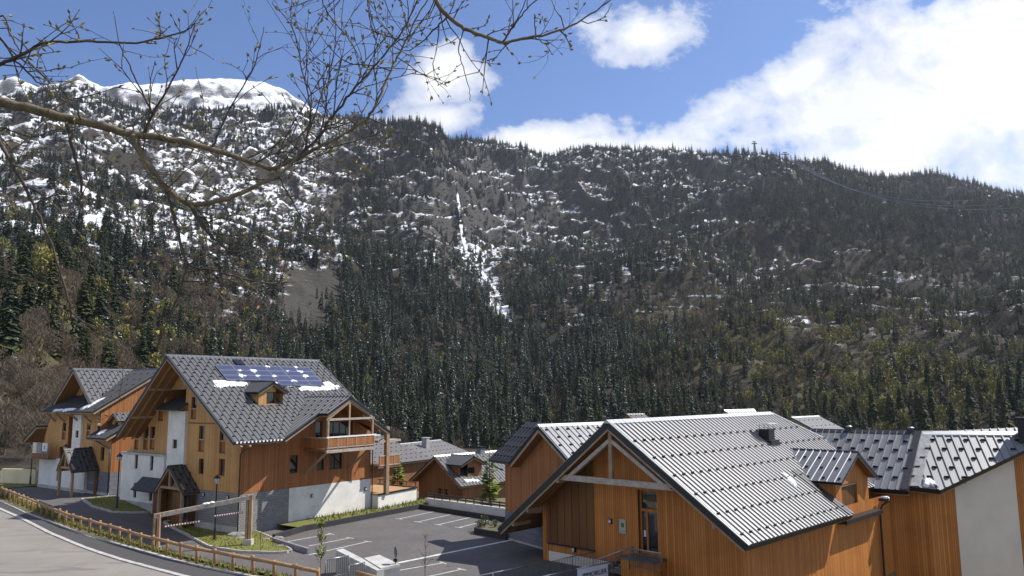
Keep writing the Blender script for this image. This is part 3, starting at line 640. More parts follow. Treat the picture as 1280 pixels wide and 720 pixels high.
# walls
KP = (.36, 4.2, 1.12, 4.9); KD = (7.45, 8.78, 1.36, 4.95)
kt = lambda b: kz(b)-.5
mb = MB(); wall(mb, 'x', 0, -1, [(0, kt(0)), (KB, kt(KB)), (14.05, kt(14.05))], .62, 'larch_dark', [(.36, 4.2, 1.12, min(4.9, 9)), KD+(.35,)] if kt(.36) > 4.9 else [KD+(.35,)], rmat='panel_brown')
wall(mb, 'y', 14.05, 1, [(0, kt(14.05)), (21, kt(14.05))], -13, 'larch_dark'); wall(mb, 'y', 0, -1, [(0, kt(0)), (18, kt(0))], .0, 'larch_dark')
wall(mb, 'x', 18, 1, [(0, kt(0)), (KB, kt(KB)), (14, kt(14))], 0, 'larch_dark')
mb.box(-.02, .42, -.06, -.003, .0, 3.6, 'larch_dark')
mb.build('wall', K)
mb = MB(); wall(mb, 'x', -.02, -1, [(.42, .6), (6.4, .6)], -.5, 'stucco_warm'); mb.box(.42, 6.4, -.02, 0.1, .6, .62, 'trim'); wall(mb, 'x', -.01, -1, [(6.4, .62), (14.05, .62)], -13, 'larch_dark'); mb.build('concrete_base', K)
mb = MB()   # big brown panelling left of the door, following the roof
mb.poly([(.4, -.03, 1.12), (4.2, -.03, 1.12), (4.2, -.03, kt(4.2)-.1), (.4, -.03, kt(.4)-.1)], 'panel_brown'); mb.box(.36, 4.24, -.08, -.02, 1.03, 1.12, 'trim')
mb.box(.32, .4, -.06, -.02, 1.1, kt(.4)-.1, 'panel_brown')
for z in (2.2, 3.25):
    for i in range(9): mb.box(.6+i*.42, .63+i*.42, -.034, -.031, z, z+.03, 'flash')
mb.build('wall_panel', K)
# door: frame, two leaves and a transom
mb = MB(); a, b, z0, z1 = KD
for q0, q1, y0, y1 in ((a, a+.12, z0, z1), (b-.1, b, z0, z1), (a+.12, b-.1, 3.72, 3.88), (a+.12, b-.1, z1-.1, z1), (a+.42, a+.54, z0, 3.72), (a+.12, b-.1, z0, z0+.12)): mb.box(q0, q1, .2, .34, y0, y1, 'larch_dark')
o = mb.build('door', K)
for q0, q1, y0, y1 in ((a+.12, a+.42, z0+.12, 3.72), (a+.54, b-.1, z0+.12, 3.72), (a+.12, b-.1, 3.88, z1-.1)):
    g = MB(); g.box(q0, q1, .26, .28, y0, y1, 'glass'); g.build('pane', o)
g = MB(); g.box(a+.2, a+.35, .24, .258, 2.3, 2.65, 'banner'); g.build('notice', o)
g = MB(); g.tube([(a+.6, .16, 2.0), (a+.6, .16, 2.5)], .018, 'steel'); g.build('handle', o)
wall_lamp(K, (5.45, -.0, 2.95), 0, -.12); wall_lamp(K, (2.62, -.02, .95), 0, -.16)
mb = MB(); mb.box(6.1, 6.58, -.05, -.01, 2.35, 3.15, 'sign_green'); mb.box(6.16, 6.52, -.054, -.051, 2.42, 2.5, 'poster_grey'); mb.box(6.25, 6.45, -.054, -.051, 2.7, 2.95, 'leaf_plant'); mb.build('wall_sign', K)
# truss and timbers under the overhang
mb = MB(); ty = -1.15
mb.beam((2.55, ty, 5.42), (10.75, ty, 5.42), .22, .34, 'grey_beam'); mb.beam((KB, ty, 5.6), (KB, ty, kt(KB)-.1), .24, .24, 'beam', (0, 1, 0))
mb.beam((3.3, ty, 5.5), (KB-.1, ty, kt(KB)-.65), .22, .26, 'grey_beam', (0, 1, 0)); mb.beam((10.1, ty, 5.5), (KB+.1, ty, kt(KB)-.65), .22, .26, 'grey_beam', (0, 1, 0))
mb.build('roof_truss', K)
mb = MB()
mb.beam((-.6, -1.35, 3.05), (-.2, .0, 3.05), .2, .3, 'beam'); mb.beam((-1.4, -1.42, kz(-1.4)-.62), (-1.4, 0.2, kz(-1.4)-.62), .18, .26, 'beam')
for b in (-.1, 2.5, 10.6, 13.2): mb.beam((b, -1.42, kz(b)-.62), (b, 0, kz(b)-.62), .18, .24, 'beam')
mb.beam((KLB+.4, -.5, kz(KLB+.4)-.55), (KB, -.5, kz(KB)-.55), .14, .2, 'soffit', (0, 1, 0)); mb.beam((KRB-.4, -.5, kz(KRB-.4)-.55), (KB, -.5, kz(KB)-.55), .14, .2, 'soffit', (0, 1, 0))
mb.build('roof_timbers', K)
# chimney
c_ = FK.onb(959, 549, 9.0); cz = kz(9.0); ca = c_[1]
mb = MB(); mb.box(8.6, 9.35, ca-.42, ca+.42, cz-.4, cz+.75, 'black_metal')
for i in (8.65, 9.3):
    for j in (ca-.36, ca+.36): mb.tube([(i, j, cz+.75), (i, j, cz+1.1)], .025, 'steel', 6)
mb.hexa([(8.4, ca-.65, cz+1.1), (9.55, ca-.65, cz+1.1), (9.55, ca+.65, cz+1.1), (8.4, ca+.65, cz+1.1), (8.6, ca-.5, cz+1.18), (9.35, ca-.5, cz+1.18), (9.35, ca+.5, cz+1.18), (8.6, ca+.5, cz+1.18)], 'galv')
mb.box(8.4, 9.6, ca-.6, ca+.6, cz-.7, cz+.02, 'trim'); mb.build('chimney', K)
# dormer with a dark door on the right slope
zrk = lambda b: KZ-(b-KB)*ksr
dormer(K, FK, 14.0, 14.7, 3.05, 6.55, .56, zrk, .55, 'larch_dark', 'roof_slate', (-1.75, .75, 2.55, 4.55), .5, 2.2, guards=(2, 1.1, .9, 1), door=True)
mb = MB(); PKs = [(11.85, tk(13.0)), (11.9, tk(14.6))]
mb.build('valley', K) if False else None
mb = MB(); mb.box(13.3, 14.7, 11.77, 17.9, 2.3, 2.55, 'trim'); mb.slab([PK(11.1, tk(11.6), .07), PK(11.9, tk(11.6), .07), PK(11.9, tk(15.1), .07), PK(11.1, tk(15.1), .07)], P[3], .06, 'trim'); mb.build('flashing', K)
snow_patch(K, PK, sheet_px(FK, OK_, uK, vK, [(975, 591), (981, 592), (990, 599), (998, 608), (994, 608.5), (982, 598)]), .1, 23, n=26)
downpipe(K, [(14.9, 18.6, 3.1), (14.35, 18.7, 2.7), (14.2, 18.7, 2.3), (14.2, 18.7, -10)], .07)
mb = MB(); mb.box(14.25, 14.75, 18.4, 18.9, 3.02, 3.2, 'gutter'); mb.build('hopper', K)
snow_patch(K, lambda s, t, h: np.array([14.6+s, 18.65+t, 3.2+h]), [(-.2, -.2), (.2, -.2), (.2, .22), (-.2, .22)], .12, 24, n=12)

# ---------------- timber block behind it, grey base
FM = Fr((-.63, 58.31), 56.8)
M_ = thing('gabled_block', (-.63, 58.31, 0), 56.8, 'tall larch block with a grey base, half hidden behind the truss gable', 'timber building')
mz = lambda b: 8.36-abs(b-5.42)*.62
mb = MB(); cm = math.hypot(1, .62)
roof(mb, (5.42, 0, 8.36), (0, 1, 0), (1, 0, -.62), [(-.8, 0), (7.5, 0), (7.5, 4.2*cm), (-.8, 4.2*cm)], .45, 'roof_slate', (2, .9, .6, 1), th=.2, th2=.2, gsz=(.24, .12))
roof(mb, (5.42, 0, 8.36), (0, 1, 0), (-1, 0, -.74), [(-.8, 0), (-.8, 3.78*math.hypot(1, .74)), (3, 3.78*math.hypot(1, .74)), (3, 0)], .45, 'roof_slate', None, th=.2, th2=.2)
roof(mb, (0, -.75, 5.62), (1, 0, 0), (0, 1, .84), [(-1.15, 0), (1.65, 0), (5.3, 4.2), (-.75, 4.2)], .45, 'roof_dark', (1, 1.0, .5, 0), th=.2, th2=.12, gsz=(.22, .1))
cap(mb, (5.42, -.82, 8.4), (5.42, 7.5, 8.4), .25, 'galv', .14)
mb.build('roof', M_)
mb = MB(); wall(mb, 'x', 0, -1, [(0, 5.6), (1.9, 5.7), (5.42, 7.95), (9, 6.0)], 2.0, 'larch_red'); wall(mb, 'y', 0, -1, [(0, 5.6), (7, 5.6)], 0, 'larch_red'); wall(mb, 'x', 7, 1, [(0, 5.6), (5.4, 7.9), (9, 6)], 0, 'larch_red')
mb.build('wall', M_)
mb = MB(); wall(mb, 'x', -.02, -1, [(-.02, 2.0), (9, 2.0)], 0, 'block'); mb.box(0, 9, -.1, -.022, 0, .1, 'concrete'); wall(mb, 'y', -.02, -1, [(0, 2), (7, 2)], 0, 'block'); mb.build('base_wall', M_)
mb = MB(); mb.tube([(-1.0, -.6, 5.35), (-.6, -.35, 5.05), (-.08, -.12, 4.9)], .05, 'gutter', 8); mb.build('downpipe', M_, True)

# ---------------- the wing on the right with the white wall (world coordinates)
N = thing('timber_wing', (27, 54.3, 0), 40, 'brown timber wing with a plain white wall under a ribbed roof', 'timber building')
FN = Fr((27, 54.3), 40)
n_sl = .65; ncc = math.hypot(1, n_sl); NO = np.array([0, 0, 3.85])
hitN = lambda pts: sheet_px(FN, NO, (1, 0, 0), (0, 1, n_sl), pts)
e0, p1, p2, r0 = hitN([(1082, 611.5), (1136, 608), (1152, 540), (1012, 537)])
mb = MB(); tr = p2[1]
roof(mb, NO, (1, 0, 0), (0, 1, n_sl), [(e0[0]-3.5, -.25), (p1[0], -.25), (p2[0], tr), (r0[0]-1, tr)], .5, 'roof_slate', (2, 1.05, 1.0, 1), th=.36, th2=.14, ribh=.07, ribw=.05, gsz=(.34, .14), rows=5)
PN = plane_from(NO, (1, 0, 0), (0, 1, n_sl)); PPN = lambda s, t, h=0: PN[0]+PN[1]*s+PN[2]*t+PN[3]*h
A1 = PPN(p1[0], -.25); A2 = PPN(p2[0], tr)
cap(mb, PPN(r0[0]-1, tr)+np.array([0, 0, .04]), A2+np.array([0, 0, .04]), .3, 'gutter', .18)
u_ = np.array([math.cos(R(25)), math.sin(R(25)), 0.]); v_ = np.array([math.sin(R(25)), -math.cos(R(25)), -.80]); v_ /= np.linalg.norm(v_)
q = sheet_px(FN, A2, u_, v_, [(1152, 540), (1136, 608), (1176, 612.5), (1281, 562.5), (1345, 531)])
roof(mb, A2, u_, v_, [(0, 0), q[1], q[2], q[3], q[4]], .55, 'roof_slate', (2, .95, .85, 1), th=.4, th2=.14, ribh=.07, ribw=.07, gsz=(.34, .14), rows=5)
cap(mb, A2+np.array([0, 0, .04]), A2+u_*14+np.array([0, 0, .04]), .35, 'galv', .2)
P2_ = plane_from(A2, u_, v_); PP2 = lambda s, t, h=0: P2_[0]+P2_[1]*s+P2_[2]*t+P2_[3]*h
e = np.array(q[1]); mb.slab([PP2(0, 0, .075), PP2(.75, 0, .075), PP2(e[0]+.75, e[1], .075), PP2(e[0], e[1], .075)], P2_[3], .05, 'flash')
mb.slab([PPN(p2[0]-.45, tr, .075), PPN(p2[0], tr, .078), PPN(p1[0], -.2, .078), PPN(p1[0]-.5, -.2, .075)], PN[3], .05, 'gutter')
mb.build('roof', N)
def lathe_pt(p, r, h, mat, name, parent):
    w = MB(); w.lathe(p, [(r, 0), (r, h), (r*1.5, h), (r*1.5, h+.08), (.02, h+.14)], mat, 10); return w.build(name, parent, True)
for x in (1061, 1139):
    s, t_ = hitN([(x, 540)])[0]; lathe_pt(PPN(s, tr-.1)+np.array([0, 0, -.2]), .17, .5, 'galv', 'vent_pipe', N)
V1 = PP2(*q[2]); V3 = PP2(*q[4])
wd = (V3-V1)[:2]/np.linalg.norm((V3-V1)[:2]); ni = np.array([-wd[1], wd[0]]); ni = ni if ni[1] > 0 else -ni
za = lambda p: V1[2]+(V3[2]-V1[2])*((np.array(p)-V1[:2])@wd)/np.linalg.norm((V3-V1)[:2])
w0 = np.array([e0[0]-2, .35]); w1 = V1[:2]+ni*1.15; w1[1] = max(w1[1], .5)
def qd(p, q_, z0, z1a, z1b, mat, mb_): mb_.poly([(p[0], p[1], z0), (q_[0], q_[1], z0), (q_[0], q_[1], z1b), (p[0], p[1], z1a)], mat)
def onray(x, p, d):   # point on plan line p+d*t under photo column x
    r_ = ray(x, 625); r2 = np.array([r_@FN.B, r_@FN.A]); o2 = np.array([(CAM-FN.c)@FN.B, (CAM-FN.c)@FN.A])
    Mx = np.array([[d[0], -r2[0]], [d[1], -r2[1]]]); return p+d*np.linalg.solve(Mx, o2-p)[0]
w2 = onray(1194, w1, wd); w3 = onray(1271, w1, wd); w4 = w3+wd*6
mb = MB(); qd(w0, w1, -13, 3.6, 3.6, 'larch_dark', mb); qd(w1, w2, -13, za(w1)-.1, za(w2)-.1, 'larch_dark', mb); mb.build('wall', N); mb = MB(); qd(w3, w4, -13, za(w3)-.1, za(w4)-.1, 'larch_dark', mb); mb.build('wall', N)
mb = MB(); sh = ni*-.04; qd(w2+sh, w3+sh, -13, za(w2)-.15, za(w3)-.15, 'stucco_warm', mb); qd(w2, w2+sh, -13, za(w2)-.15, za(w2)-.15, 'stucco_warm', mb); qd(w3, w3+sh, -13, za(w3)-.15, za(w3)-.15, 'stucco_warm', mb); mb.build('rendered_wall', N)
mb = MB(); pz = w2+wd*.5; mb.beam((*(pz-ni*.5), za(pz)-.55), (*(pz+ni*.1), za(pz)-.5), .16, .2, 'old_wood'); mb.build('purlin_end', N)
q5 = sheet_px(FN, A2, u_, v_, [(1276, 552)])[0]; pc = PP2(*q5)
mb = MB(); mb.box(pc[0]-.1, pc[0]+.9, pc[1]-.2, pc[1]+.8, pc[2]-.8, pc[2]+1.6, 'chimney' if False else 'black_metal'); mb.box(pc[0]-.2, pc[0]+1.0, pc[1]-.3, pc[1]+.9, pc[2]+1.6, pc[2]+1.72, 'trim'); mb.build('chimney', N)
snow_patch(N, PP2, [(e[0]+1.0, e[1]-.5), (e[0]+1.3, e[1]-.9), (e[0]+1.7, e[1]-.4), (e[0]+1.9, e[1]-.05), (e[0]+.9, e[1]-.05)], .2, 31, n=14)

# ---------------- chalets behind the car park
def chalet(loc, az, label, w, depth, zr_, ze, b0=0, roofm='roof_grey', wallm='old_wood', rib=.45, over=.9, name='chalet', windows=(), ribh=.05, base=-3.):
    o = thing(name, (*loc, 0), az, label, 'chalet', 'chalets behind the car park'); hw = w/2; s_ = (zr_-ze)/(hw+over*.8); c_ = math.hypot(1, s_); mb = MB()
    for sg in (-1, 1): roof(mb, (0, 0, zr_), (0, 1, 0), (sg, 0, -s_), [(-over, 0), (depth+over, 0), (depth+over, (hw+over*.8)*c_), (-over, (hw+over*.8)*c_)], rib, roofm, (2, 1.3, .8, 1), th=.12, th2=.16, ribh=ribh)
    cap(mb, (0, -over, zr_+.02), (0, depth+over, zr_+.02), .18, 'galv'); mb.build('roof', o)
    mb = MB(); tp = [(-hw, zr_-hw*s_-.25), (0, zr_-.25), (hw, zr_-hw*s_-.25)]
    wall(mb, 'x', 0, -1, tp, base, wallm, windows); wall(mb, 'x', depth, 1, tp, base, wallm)
    for sg in (-1, 1): wall(mb, 'y', sg*hw, sg, [(0, tp[0][1]), (depth, tp[0][1])], base, wallm)
    mb.build('wall', o)
    for h in windows: window(o, 'x', 0, -1, h)
    return o, s_
CH, s_ = chalet((-8.0, 85.6), 44.8, 'brown chalet with two small gable windows and a roof dormer, behind the back fence', 7.4, 9.6, 3.85, .95, windows=[(-.3, .45, -.55, .35), (.75, 1.3, -.55, .35)])
FS = Fr((-8.0, 85.6), 44.8); zs = lambda b: 3.85-b*s_
q = sheet_px(FS, (0, 0, 3.85), (0, 1, 0), (1, 0, -s_), [(589, 596)])[0]; bf = q[1]/math.hypot(1, s_); p = FS.onb(594.5, 570, bf+.5)
dormer(CH, FS, bf, q[0], 1.9, p[2], .45, zs, .5, 'old_wood', 'roof_dark', (-.5, .5, zs(bf)+.35, zs(bf)+1.0), .35, zs(bf)-.1)
mb = MB(); mb.box(-.3, .35, 5.7, 6.4, 3.0, 4.3, 'concrete_grey'); mb.box(-.42, .47, 5.58, 6.52, 4.42, 4.5, 'trim'); mb.box(-.2, .25, 5.8, 6.3, 4.3, 4.42, 'trim'); mb.build('chimney', CH)
PS = plane_from((0, 0, 3.85), (0, 1, 0), (1, 0, -s_)); snow_patch(CH, lambda s, t, h: PS[0]+PS[1]*s+PS[2]*t+PS[3]*h, [(.3, 4.3), (1.4, 4.4), (2.2, 4.75), (.4, 4.75)], .1, 41, n=18)
CH2, s2 = chalet((-27.6, 88.2), 34, 'wide dark chalet with a long weathered roof, seen past the tall deck post', 17, 17, 5.2, 2.5, roofm='roof_old', ribh=.04)
CH3, s3 = chalet((-15.5, 108), 28, 'far chalet whose plain roof carries a square pale chimney', 11, 9, 3.7, 1.6, roofm='roof_old', ribh=.03)
mb = MB(); mb.box(1.5, 2.3, 2.8, 3.6, 2.4, 4.35, 'chimney'); mb.box(1.42, 2.38, 2.72, 3.68, 4.35, 4.45, 'concrete'); mb.build('chimney', CH3)
p = CAM+ray(985, 523)*82
CH5, _ = chalet((p[0]+1.2, p[1]+1), 50, 'ribbed roof gable peeping out behind the hall ridge', 9, 4, 7.7, 5.2, roofm='roof_slate')
p = CAM+ray(912, 511)*95; CH6, _ = chalet((p[0], p[1]), 62, 'small roof gable just above the middle of the hall ridge', 5, 3.2, 8.2, 6.2, roofm='roof_slate')
p = CAM+ray(790, 517)*120; CH7, _ = chalet((p[0], p[1]), 75, 'tiny far roof showing between the two metal ridges', 2.2, 1.2, 7.1, 6.5, roofm='roof_old')

# ================================================================== GROUND
FLINE = np.array([(-75, 97.5), (-60, 85.0)]+[tuple(atz(x, y, 1.5)[:2]) for x, y in ((0, 620), (37.5, 636), (62, 647), (94, 660), (128, 669.5), (169, 683), (228, 699), (299.5, 714.5), (330, 720), (410, 737))]+[(-6.5, 36.2), (4, 33), (60, 30)])
def fy(x): return np.interp(x, FLINE[:, 0], FLINE[:, 1])
def sdist(x, y): return (y-fy(x))*np.where(np.asarray(x) < -8, .74, .95)
def G(x, y):
    x = np.asarray(x, float); y = np.asarray(y, float); d = np.hypot(x, y); az = np.arctan2(x, y)
    gz = 1.5*sstep(-24, -37, x); gz = gz*(1-sstep(75, 100, d))+sstep(75, 100, d)*(1.5*sstep(-20, -36, x))
    val = -8*sstep(96, 330, d)*sstep(-.62, -.42, az)-1.2*sstep(78, 92, d)*sstep(-.45, -.3, az)
    road = 1.5+np.maximum(0, 7.4-.27*np.maximum(0, d-2.))*sstep(3.5, -6, y*0-sdist(x, y)*-1) if False else 1.5+np.maximum(0, 7.4-.27*np.maximum(0, d-2.))
    w = sstep(.5, 1.7, sdist(x, y))
    low = -10*sstep(13.5, 15.5, .71*(x-1.9)-.705*(y-51.11))*sstep(.5, 2.5, sdist(x, y))
    return road*(1-w)+(gz+val)*w+low*(1-sstep(85, 130, d))
def gpx(x, y):
    z = .5
    for _ in range(14):
        p = atz(x, y, z); z = .5*z+.5*float(G(p[0], p[1]))
    return np.array([p[0], p[1], float(G(p[0], p[1]))])
def grid_mesh(name, P, mat, cols=None, smooth=True):
    n, m = P.shape[:2]; me = bpy.data.meshes.new(name); idx = np.arange(n*m).reshape(n, m)
    f = np.stack([idx[:-1, :-1], idx[1:, :-1], idx[1:, 1:], idx[:-1, 1:]], -1).reshape(-1, 4)
    me.vertices.add(n*m); me.vertices.foreach_set('co', P.reshape(-1)); me.loops.add(f.size); me.loops.foreach_set('vertex_index', f.reshape(-1))
    me.polygons.add(len(f)); me.polygons.foreach_set('loop_start', np.arange(len(f))*4); me.polygons.foreach_set('loop_total', np.full(len(f), 4))
    me.polygons.foreach_set('use_smooth', np.full(len(f), smooth)); me.materials.append(MAT[mat]); me.update(calc_edges=True)
    if cols is not None:
        at = me.color_attributes.new('cover', 'FLOAT_COLOR', 'POINT'); at.data.foreach_set('color', cols.reshape(-1))
    o = bpy.data.objects.new(name, me); COL.objects.link(o); return o
az_ = np.linspace(R(-100), R(100), 400); rr_ = np.concatenate([np.linspace(.5, 30, 30), np.linspace(31, 142, 150)])
X = rr_[:, None]*np.sin(az_); Y = rr_[:, None]*np.cos(az_)
tag(grid_mesh('ground', np.stack([X, Y, G(X, Y)-.06], -1), 'soil'), kind='structure')
def resamp(p, n):
    p = np.array(p, float); d = np.r_[0, np.cumsum(np.hypot(*np.diff(p[:, :2], axis=0).T))]; t_ = np.linspace(0, d[-1], n)
    return np.stack([np.interp(t_, d, p[:, k]) for k in range(p.shape[1])], -1)
def strip(name, A, B, n, m, dz, mat, kind='structure'):
    A = resamp(A, n); B = resamp(B, n); t_ = np.linspace(0, 1, m)[None, :, None]; P = A[:, None, :2]*(1-t_)+B[:, None, :2]*t_
    Z = G(P[..., 0], P[..., 1])+dz; return tag(grid_mesh(name, np.concatenate([P, Z[..., None]], -1), mat), kind=kind)
def off(line, d):
    line = np.array(line, float); t_ = np.gradient(line[:, :2], axis=0); t_ /= np.linalg.norm(t_, axis=1)[:, None]; return line[:, :2]+np.stack([-t_[:, 1], t_[:, 0]], -1)*d
KU = [atz(x, y, 1.5)[:2] for x, y in ((-60, 600), (0, 626), (32, 641), (75, 657), (112, 671), (150, 681), (190, 692), (237, 705), (282, 715), (312, 720), (400, 738))]
KL_ = [atz(x, y, 1.5)[:2] for x, y in ((-60, 608), (0, 636), (25, 647), (62, 666), (100, 682), (125, 691), (150, 699), (180, 707), (225, 719), (300, 738))]
strip('pavement', KU, KL_, 60, 6, -.0, 'asphalt_new')
KLd = np.array(KL_); strip('road', KL_, KLd+np.array([-9, -9]), 60, 12, -.03, 'road_old')
A_ = off(FLINE[1:], 1.75); B_ = [(-66, 96), (-52, 88), (-40, 80), (-30, 72), (-21, 66), (-8, 77), (0, 70), (6, 64), (11, 60), (13, 40)]
strip('car_park', A_, B_, 160, 90, .0, 'asphalt')
def kerb(name, line, w, h, mat, dz=0., n=90, mat2=None):
    l = resamp(np.array(line)[:, :2], n); a = off(l, w/2); b = off(l, -w/2); mb = MB(); rr = random.Random(len(line))
    for i in range(n-1):
        def p(q, zz): return (q[0], q[1], float(G(*q))+zz)
        g_ = .02; e = [l for l in (a[i]*(1-g_)+a[i+1]*g_, b[i]*(1-g_)+b[i+1]*g_, b[i]*g_+b[i+1]*(1-g_), a[i]*g_+a[i+1]*(1-g_))]; j = rr.uniform(-.008, .008)
        lo = [p(q, -.15+dz) for q in e]; hi = [p(q, h+dz+j) for q in e]; mb.hexa(lo+hi, mat)
    return tag(mb.build(name), kind='structure')
kerb('kerb', KU, .16, .05, 'kerb'); kerb('kerb', KL_, .26, .05, 'kerb', -.02)
kerb('kerb', off(FLINE[2:11], 1.0), .25, .12, 'stucco_cream', 0, 50)
def patch(name, px, h, mat, border=True, kind='stuff', dens=0):
    pts = [gpx(x, y) for x, y in px]; l = resamp([tuple(p[:2]) for p in pts+[pts[0]]], 60)[:-1]; c_ = l.mean(0); mb = MB()
    rings = [l*(1-t_)+c_*t_ for t_ in np.linspace(0, 1, 9)[:-1]]
    Z = lambda q: float(G(*q))+h+.05*vnoise(q[0]*1.5, q[1]*1.5)
    for a, b in zip(rings, rings[1:]):
        for i in range(60-1+0):
            j = (i+1) % len(l); mb.poly([(*a[i], Z(a[i])), (*a[j], Z(a[j])), (*b[j], Z(b[j])), (*b[i], Z(b[i]))], mat)
        i = len(l)-1; mb.poly([(*a[i], Z(a[i])), (*a[0], Z(a[0])), (*b[0], Z(b[0])), (*b[i], Z(b[i]))], mat)
    last = rings[-1]; mb.poly([(*q, Z(q)) for q in last], mat)
    rr = random.Random(5)   # short grass blades
    for _ in range(dens):
        i = rr.randrange(len(l)); t_ = rr.random()**.5; q = l[i]*t_+c_*(1-t_); z = Z(q)-.02; a = rr.uniform(0, 6.28); hh = rr.uniform(.05, .17); w = .03
        dx, dy = math.cos(a)*w, math.sin(a)*w; mb.poly([(q[0]-dx, q[1]-dy, z), (q[0]+dx, q[1]+dy, z), (q[0]+dy*1.5, q[1]-dx*1.5, z+hh)], mat)
    o = tag(mb.build(name), kind=kind)
    if border: kerb('kerb', np.vstack([l, l[:1]]), .14, h+.06, 'kerb', 0, 70)
    return o
ISL2 = [(205, 654), (233, 669), (262, 685), (300, 691), (350, 692.5), (366, 690.5), (342, 675), (322, 666), (300, 664), (262, 655), (235, 649)]
patch('grass', ISL2, .1, 'grass', dens=2600)
patch('grass', [(102, 625), (115, 634), (140, 641), (165, 642), (194, 641), (192, 635), (160, 624), (140, 621.5)], .1, 'grass', dens=900)
patch('grass', [(-40, 598), (0, 612), (30, 609), (55, 608), (58, 602), (30, 603), (0, 604), (-40, 590)], .05, 'grass', False, dens=1200)
strip('grass', off(FLINE[2:12], .3), off(FLINE[2:12], .85), 80, 3, .05, 'grass', 'stuff')
# tufts of grass and weeds along the fence foot
mb = MB(); rr = random.Random(3); FL2 = resamp(FLINE[2:12], 400)
for _ in range(2600):
    i = rr.randrange(400); q = FL2[i]+np.array([rr.gauss(.3, .3), rr.gauss(.3, .3)]); z = float(G(*q))-.02
    for __ in range(2):
        a = rr.uniform(0, 6.28); hh = rr.uniform(.08, .3); mb.poly([(q[0]-.03*math.cos(a), q[1]-.03*math.sin(a), z), (q[0]+.03*math.cos(a), q[1]+.03*math.sin(a), z), (q[0]+.1*math.sin(a), q[1]-.1*math.cos(a), z+hh)], 'grass')
tag(mb.build('grass'), kind='stuff')
# painted lines
mb = MB()
def pl(a, b, w=.1, z=.008):
    a, b = np.array(a[:2]), np.array(b[:2]); d = (b-a)/np.linalg.norm(b-a); n_ = np.array([-d[1], d[0]])*w/2; k = max(1, int(np.linalg.norm(b-a)/1.2))
    for i in range(k):
        p, q = a+(b-a)*i/k, a+(b-a)*(i+1)/k; mb.poly([(*(p-n_), float(G(*(p-n_)))+z), (*(q-n_), float(G(*(q-n_)))+z), (*(q+n_), float(G(*(q+n_)))+z), (*(p+n_), float(G(*(p+n_)))+z)], 'road_paint')
for (x0, y0), (x1, y1), tee in (((498.7, 648.7), (545, 639), 0), ((522.5, 652.5), (568.7, 642), 0), ((547.5, 656), (593.7, 645.5), 0), ((573.7, 659.5), (615, 649.5), 0), ((413.7, 667.5), (360, 677), 0), ((437.5, 672.5), (386, 682.5), 0), ((460, 677), (386, 693.7), 0), ((553.7, 703.7), (495, 713.7), 0), ((577, 711.7), (530, 722), 0)):
    a, b = atz(x0, y0)[:2], atz(x1, y1)[:2]; pl(a, b, .11); d = (b-a)/np.linalg.norm(b-a); n_ = np.array([-d[1], d[0]]); pl(a-n_*.4, a+n_*.4, .1, .012)
    for k in (.5, .5): pl(a-n_*1.25-.06*d, a-n_*1.25+.06*d, .12, .012)
pl(atz(497.5, 703.7), atz(652, 672.5), .3)
tag(mb.build('road_markings'), kind='structure')
# the dark low wall round the car park
def wallseg(name, pts, th, z0, z1, mat, label, cat='wall', capm=None, group=None):
    mb = MB(); pts = [np.array(p[:2], float) for p in pts]
    for a, b in zip(pts, pts[1:]):
        d = (b-a)/np.linalg.norm(b-a); n_ = np.array([-d[1], d[0]])*th/2; a2 = a-d*th/2; b2 = b+d*th/2
        mb.hexa([(*(a2-n_), z0), (*(b2-n_), z0), (*(b2+n_), z0), (*(a2+n_), z0), (*(a2-n_), z1), (*(b2-n_), z1), (*(b2+n_), z1), (*(a2+n_), z1)], mat)
    return tag(mb.build(name), label, cat, group)
lw = [atz(343, 675)[:2], atz(380, 664)[:2], atz(525, 636)[:2], atz(634, 653)[:2]]
wallseg('low_wall', lw, .22, -.2, .42, 'dark_wall', 'low dark retaining wall bordering two sides of the car park')
wallseg('low_wall', [atz(343, 677, .1)[:2], atz(385, 690, .1)[:2]], .2, -.2, .35, 'concrete_grey', 'short grey kerb wall between the lawn and the car park')
bk = [np.array(lw[2])+np.array([.5, 1.4]), np.array(lw[3])+np.array([.9, 1.3])]
wallseg('retaining_wall', [bk[0], bk[1]], .25, -.5, .8, 'stucco', 'white rendered retaining wall under the dark slatted fence')
bf = thing('slat_fence', (*bk[0], .8), 0, 'dark two rail fence on top of the white wall behind the car park', 'fence')
d = (bk[1]-bk[0]); ln = np.linalg.norm(d); d = d/ln; nv = np.array([-d[1], d[0]])
mb = MB()
for z in (.2, .42): mb.beam((*(nv*.0), z), (*(d*ln), z), .06, .12, 'dark_wood')
mb.build('rail', bf)
for i in range(12):
    mb = MB(); q = d*ln*i/11-nv*.08*0; mb.beam((*q, -.25), (*q, .52), .1, .1, 'dark_wood'); mb.build('post', bf)
# grass strip and terrace beside the apartment chalet
mb = MB()
for i in range(24):
    a0, a1 = 3.5+i*.75, 3.5+(i+1)*.75; e0_ = .07
    def bb(a): q0 = FL.loc((*lw[1], 0)); q1 = FL.loc((*lw[2], 0)); return q0[0]+(q1[0]-q0[0])*(a-q0[1])/(q1[1]-q0[1])-.1
    mb.poly([FL.w(0, a0, .38), FL.w(bb(a0), a0, .38), FL.w(bb(a1), a1, .38), FL.w(0, a1, .38)], 'grass')
rr = random.Random(8)
for _ in range(700):
    a = rr.uniform(6, 20.5); b = rr.uniform(.1, max(.3, bb(a)-.1)); q = FL.w(b, a, .37); an = rr.uniform(0, 6.28); hh = rr.uniform(.08, .42); w = .035
    mb.poly([q+np.array([-w*math.cos(an), -w*math.sin(an), 0]), q+np.array([w*math.cos(an), w*math.sin(an), 0]), q+np.array([.08*math.sin(an), .08*math.cos(an), hh])], 'leaf_plant' if rr.random() < .5 else 'grass')
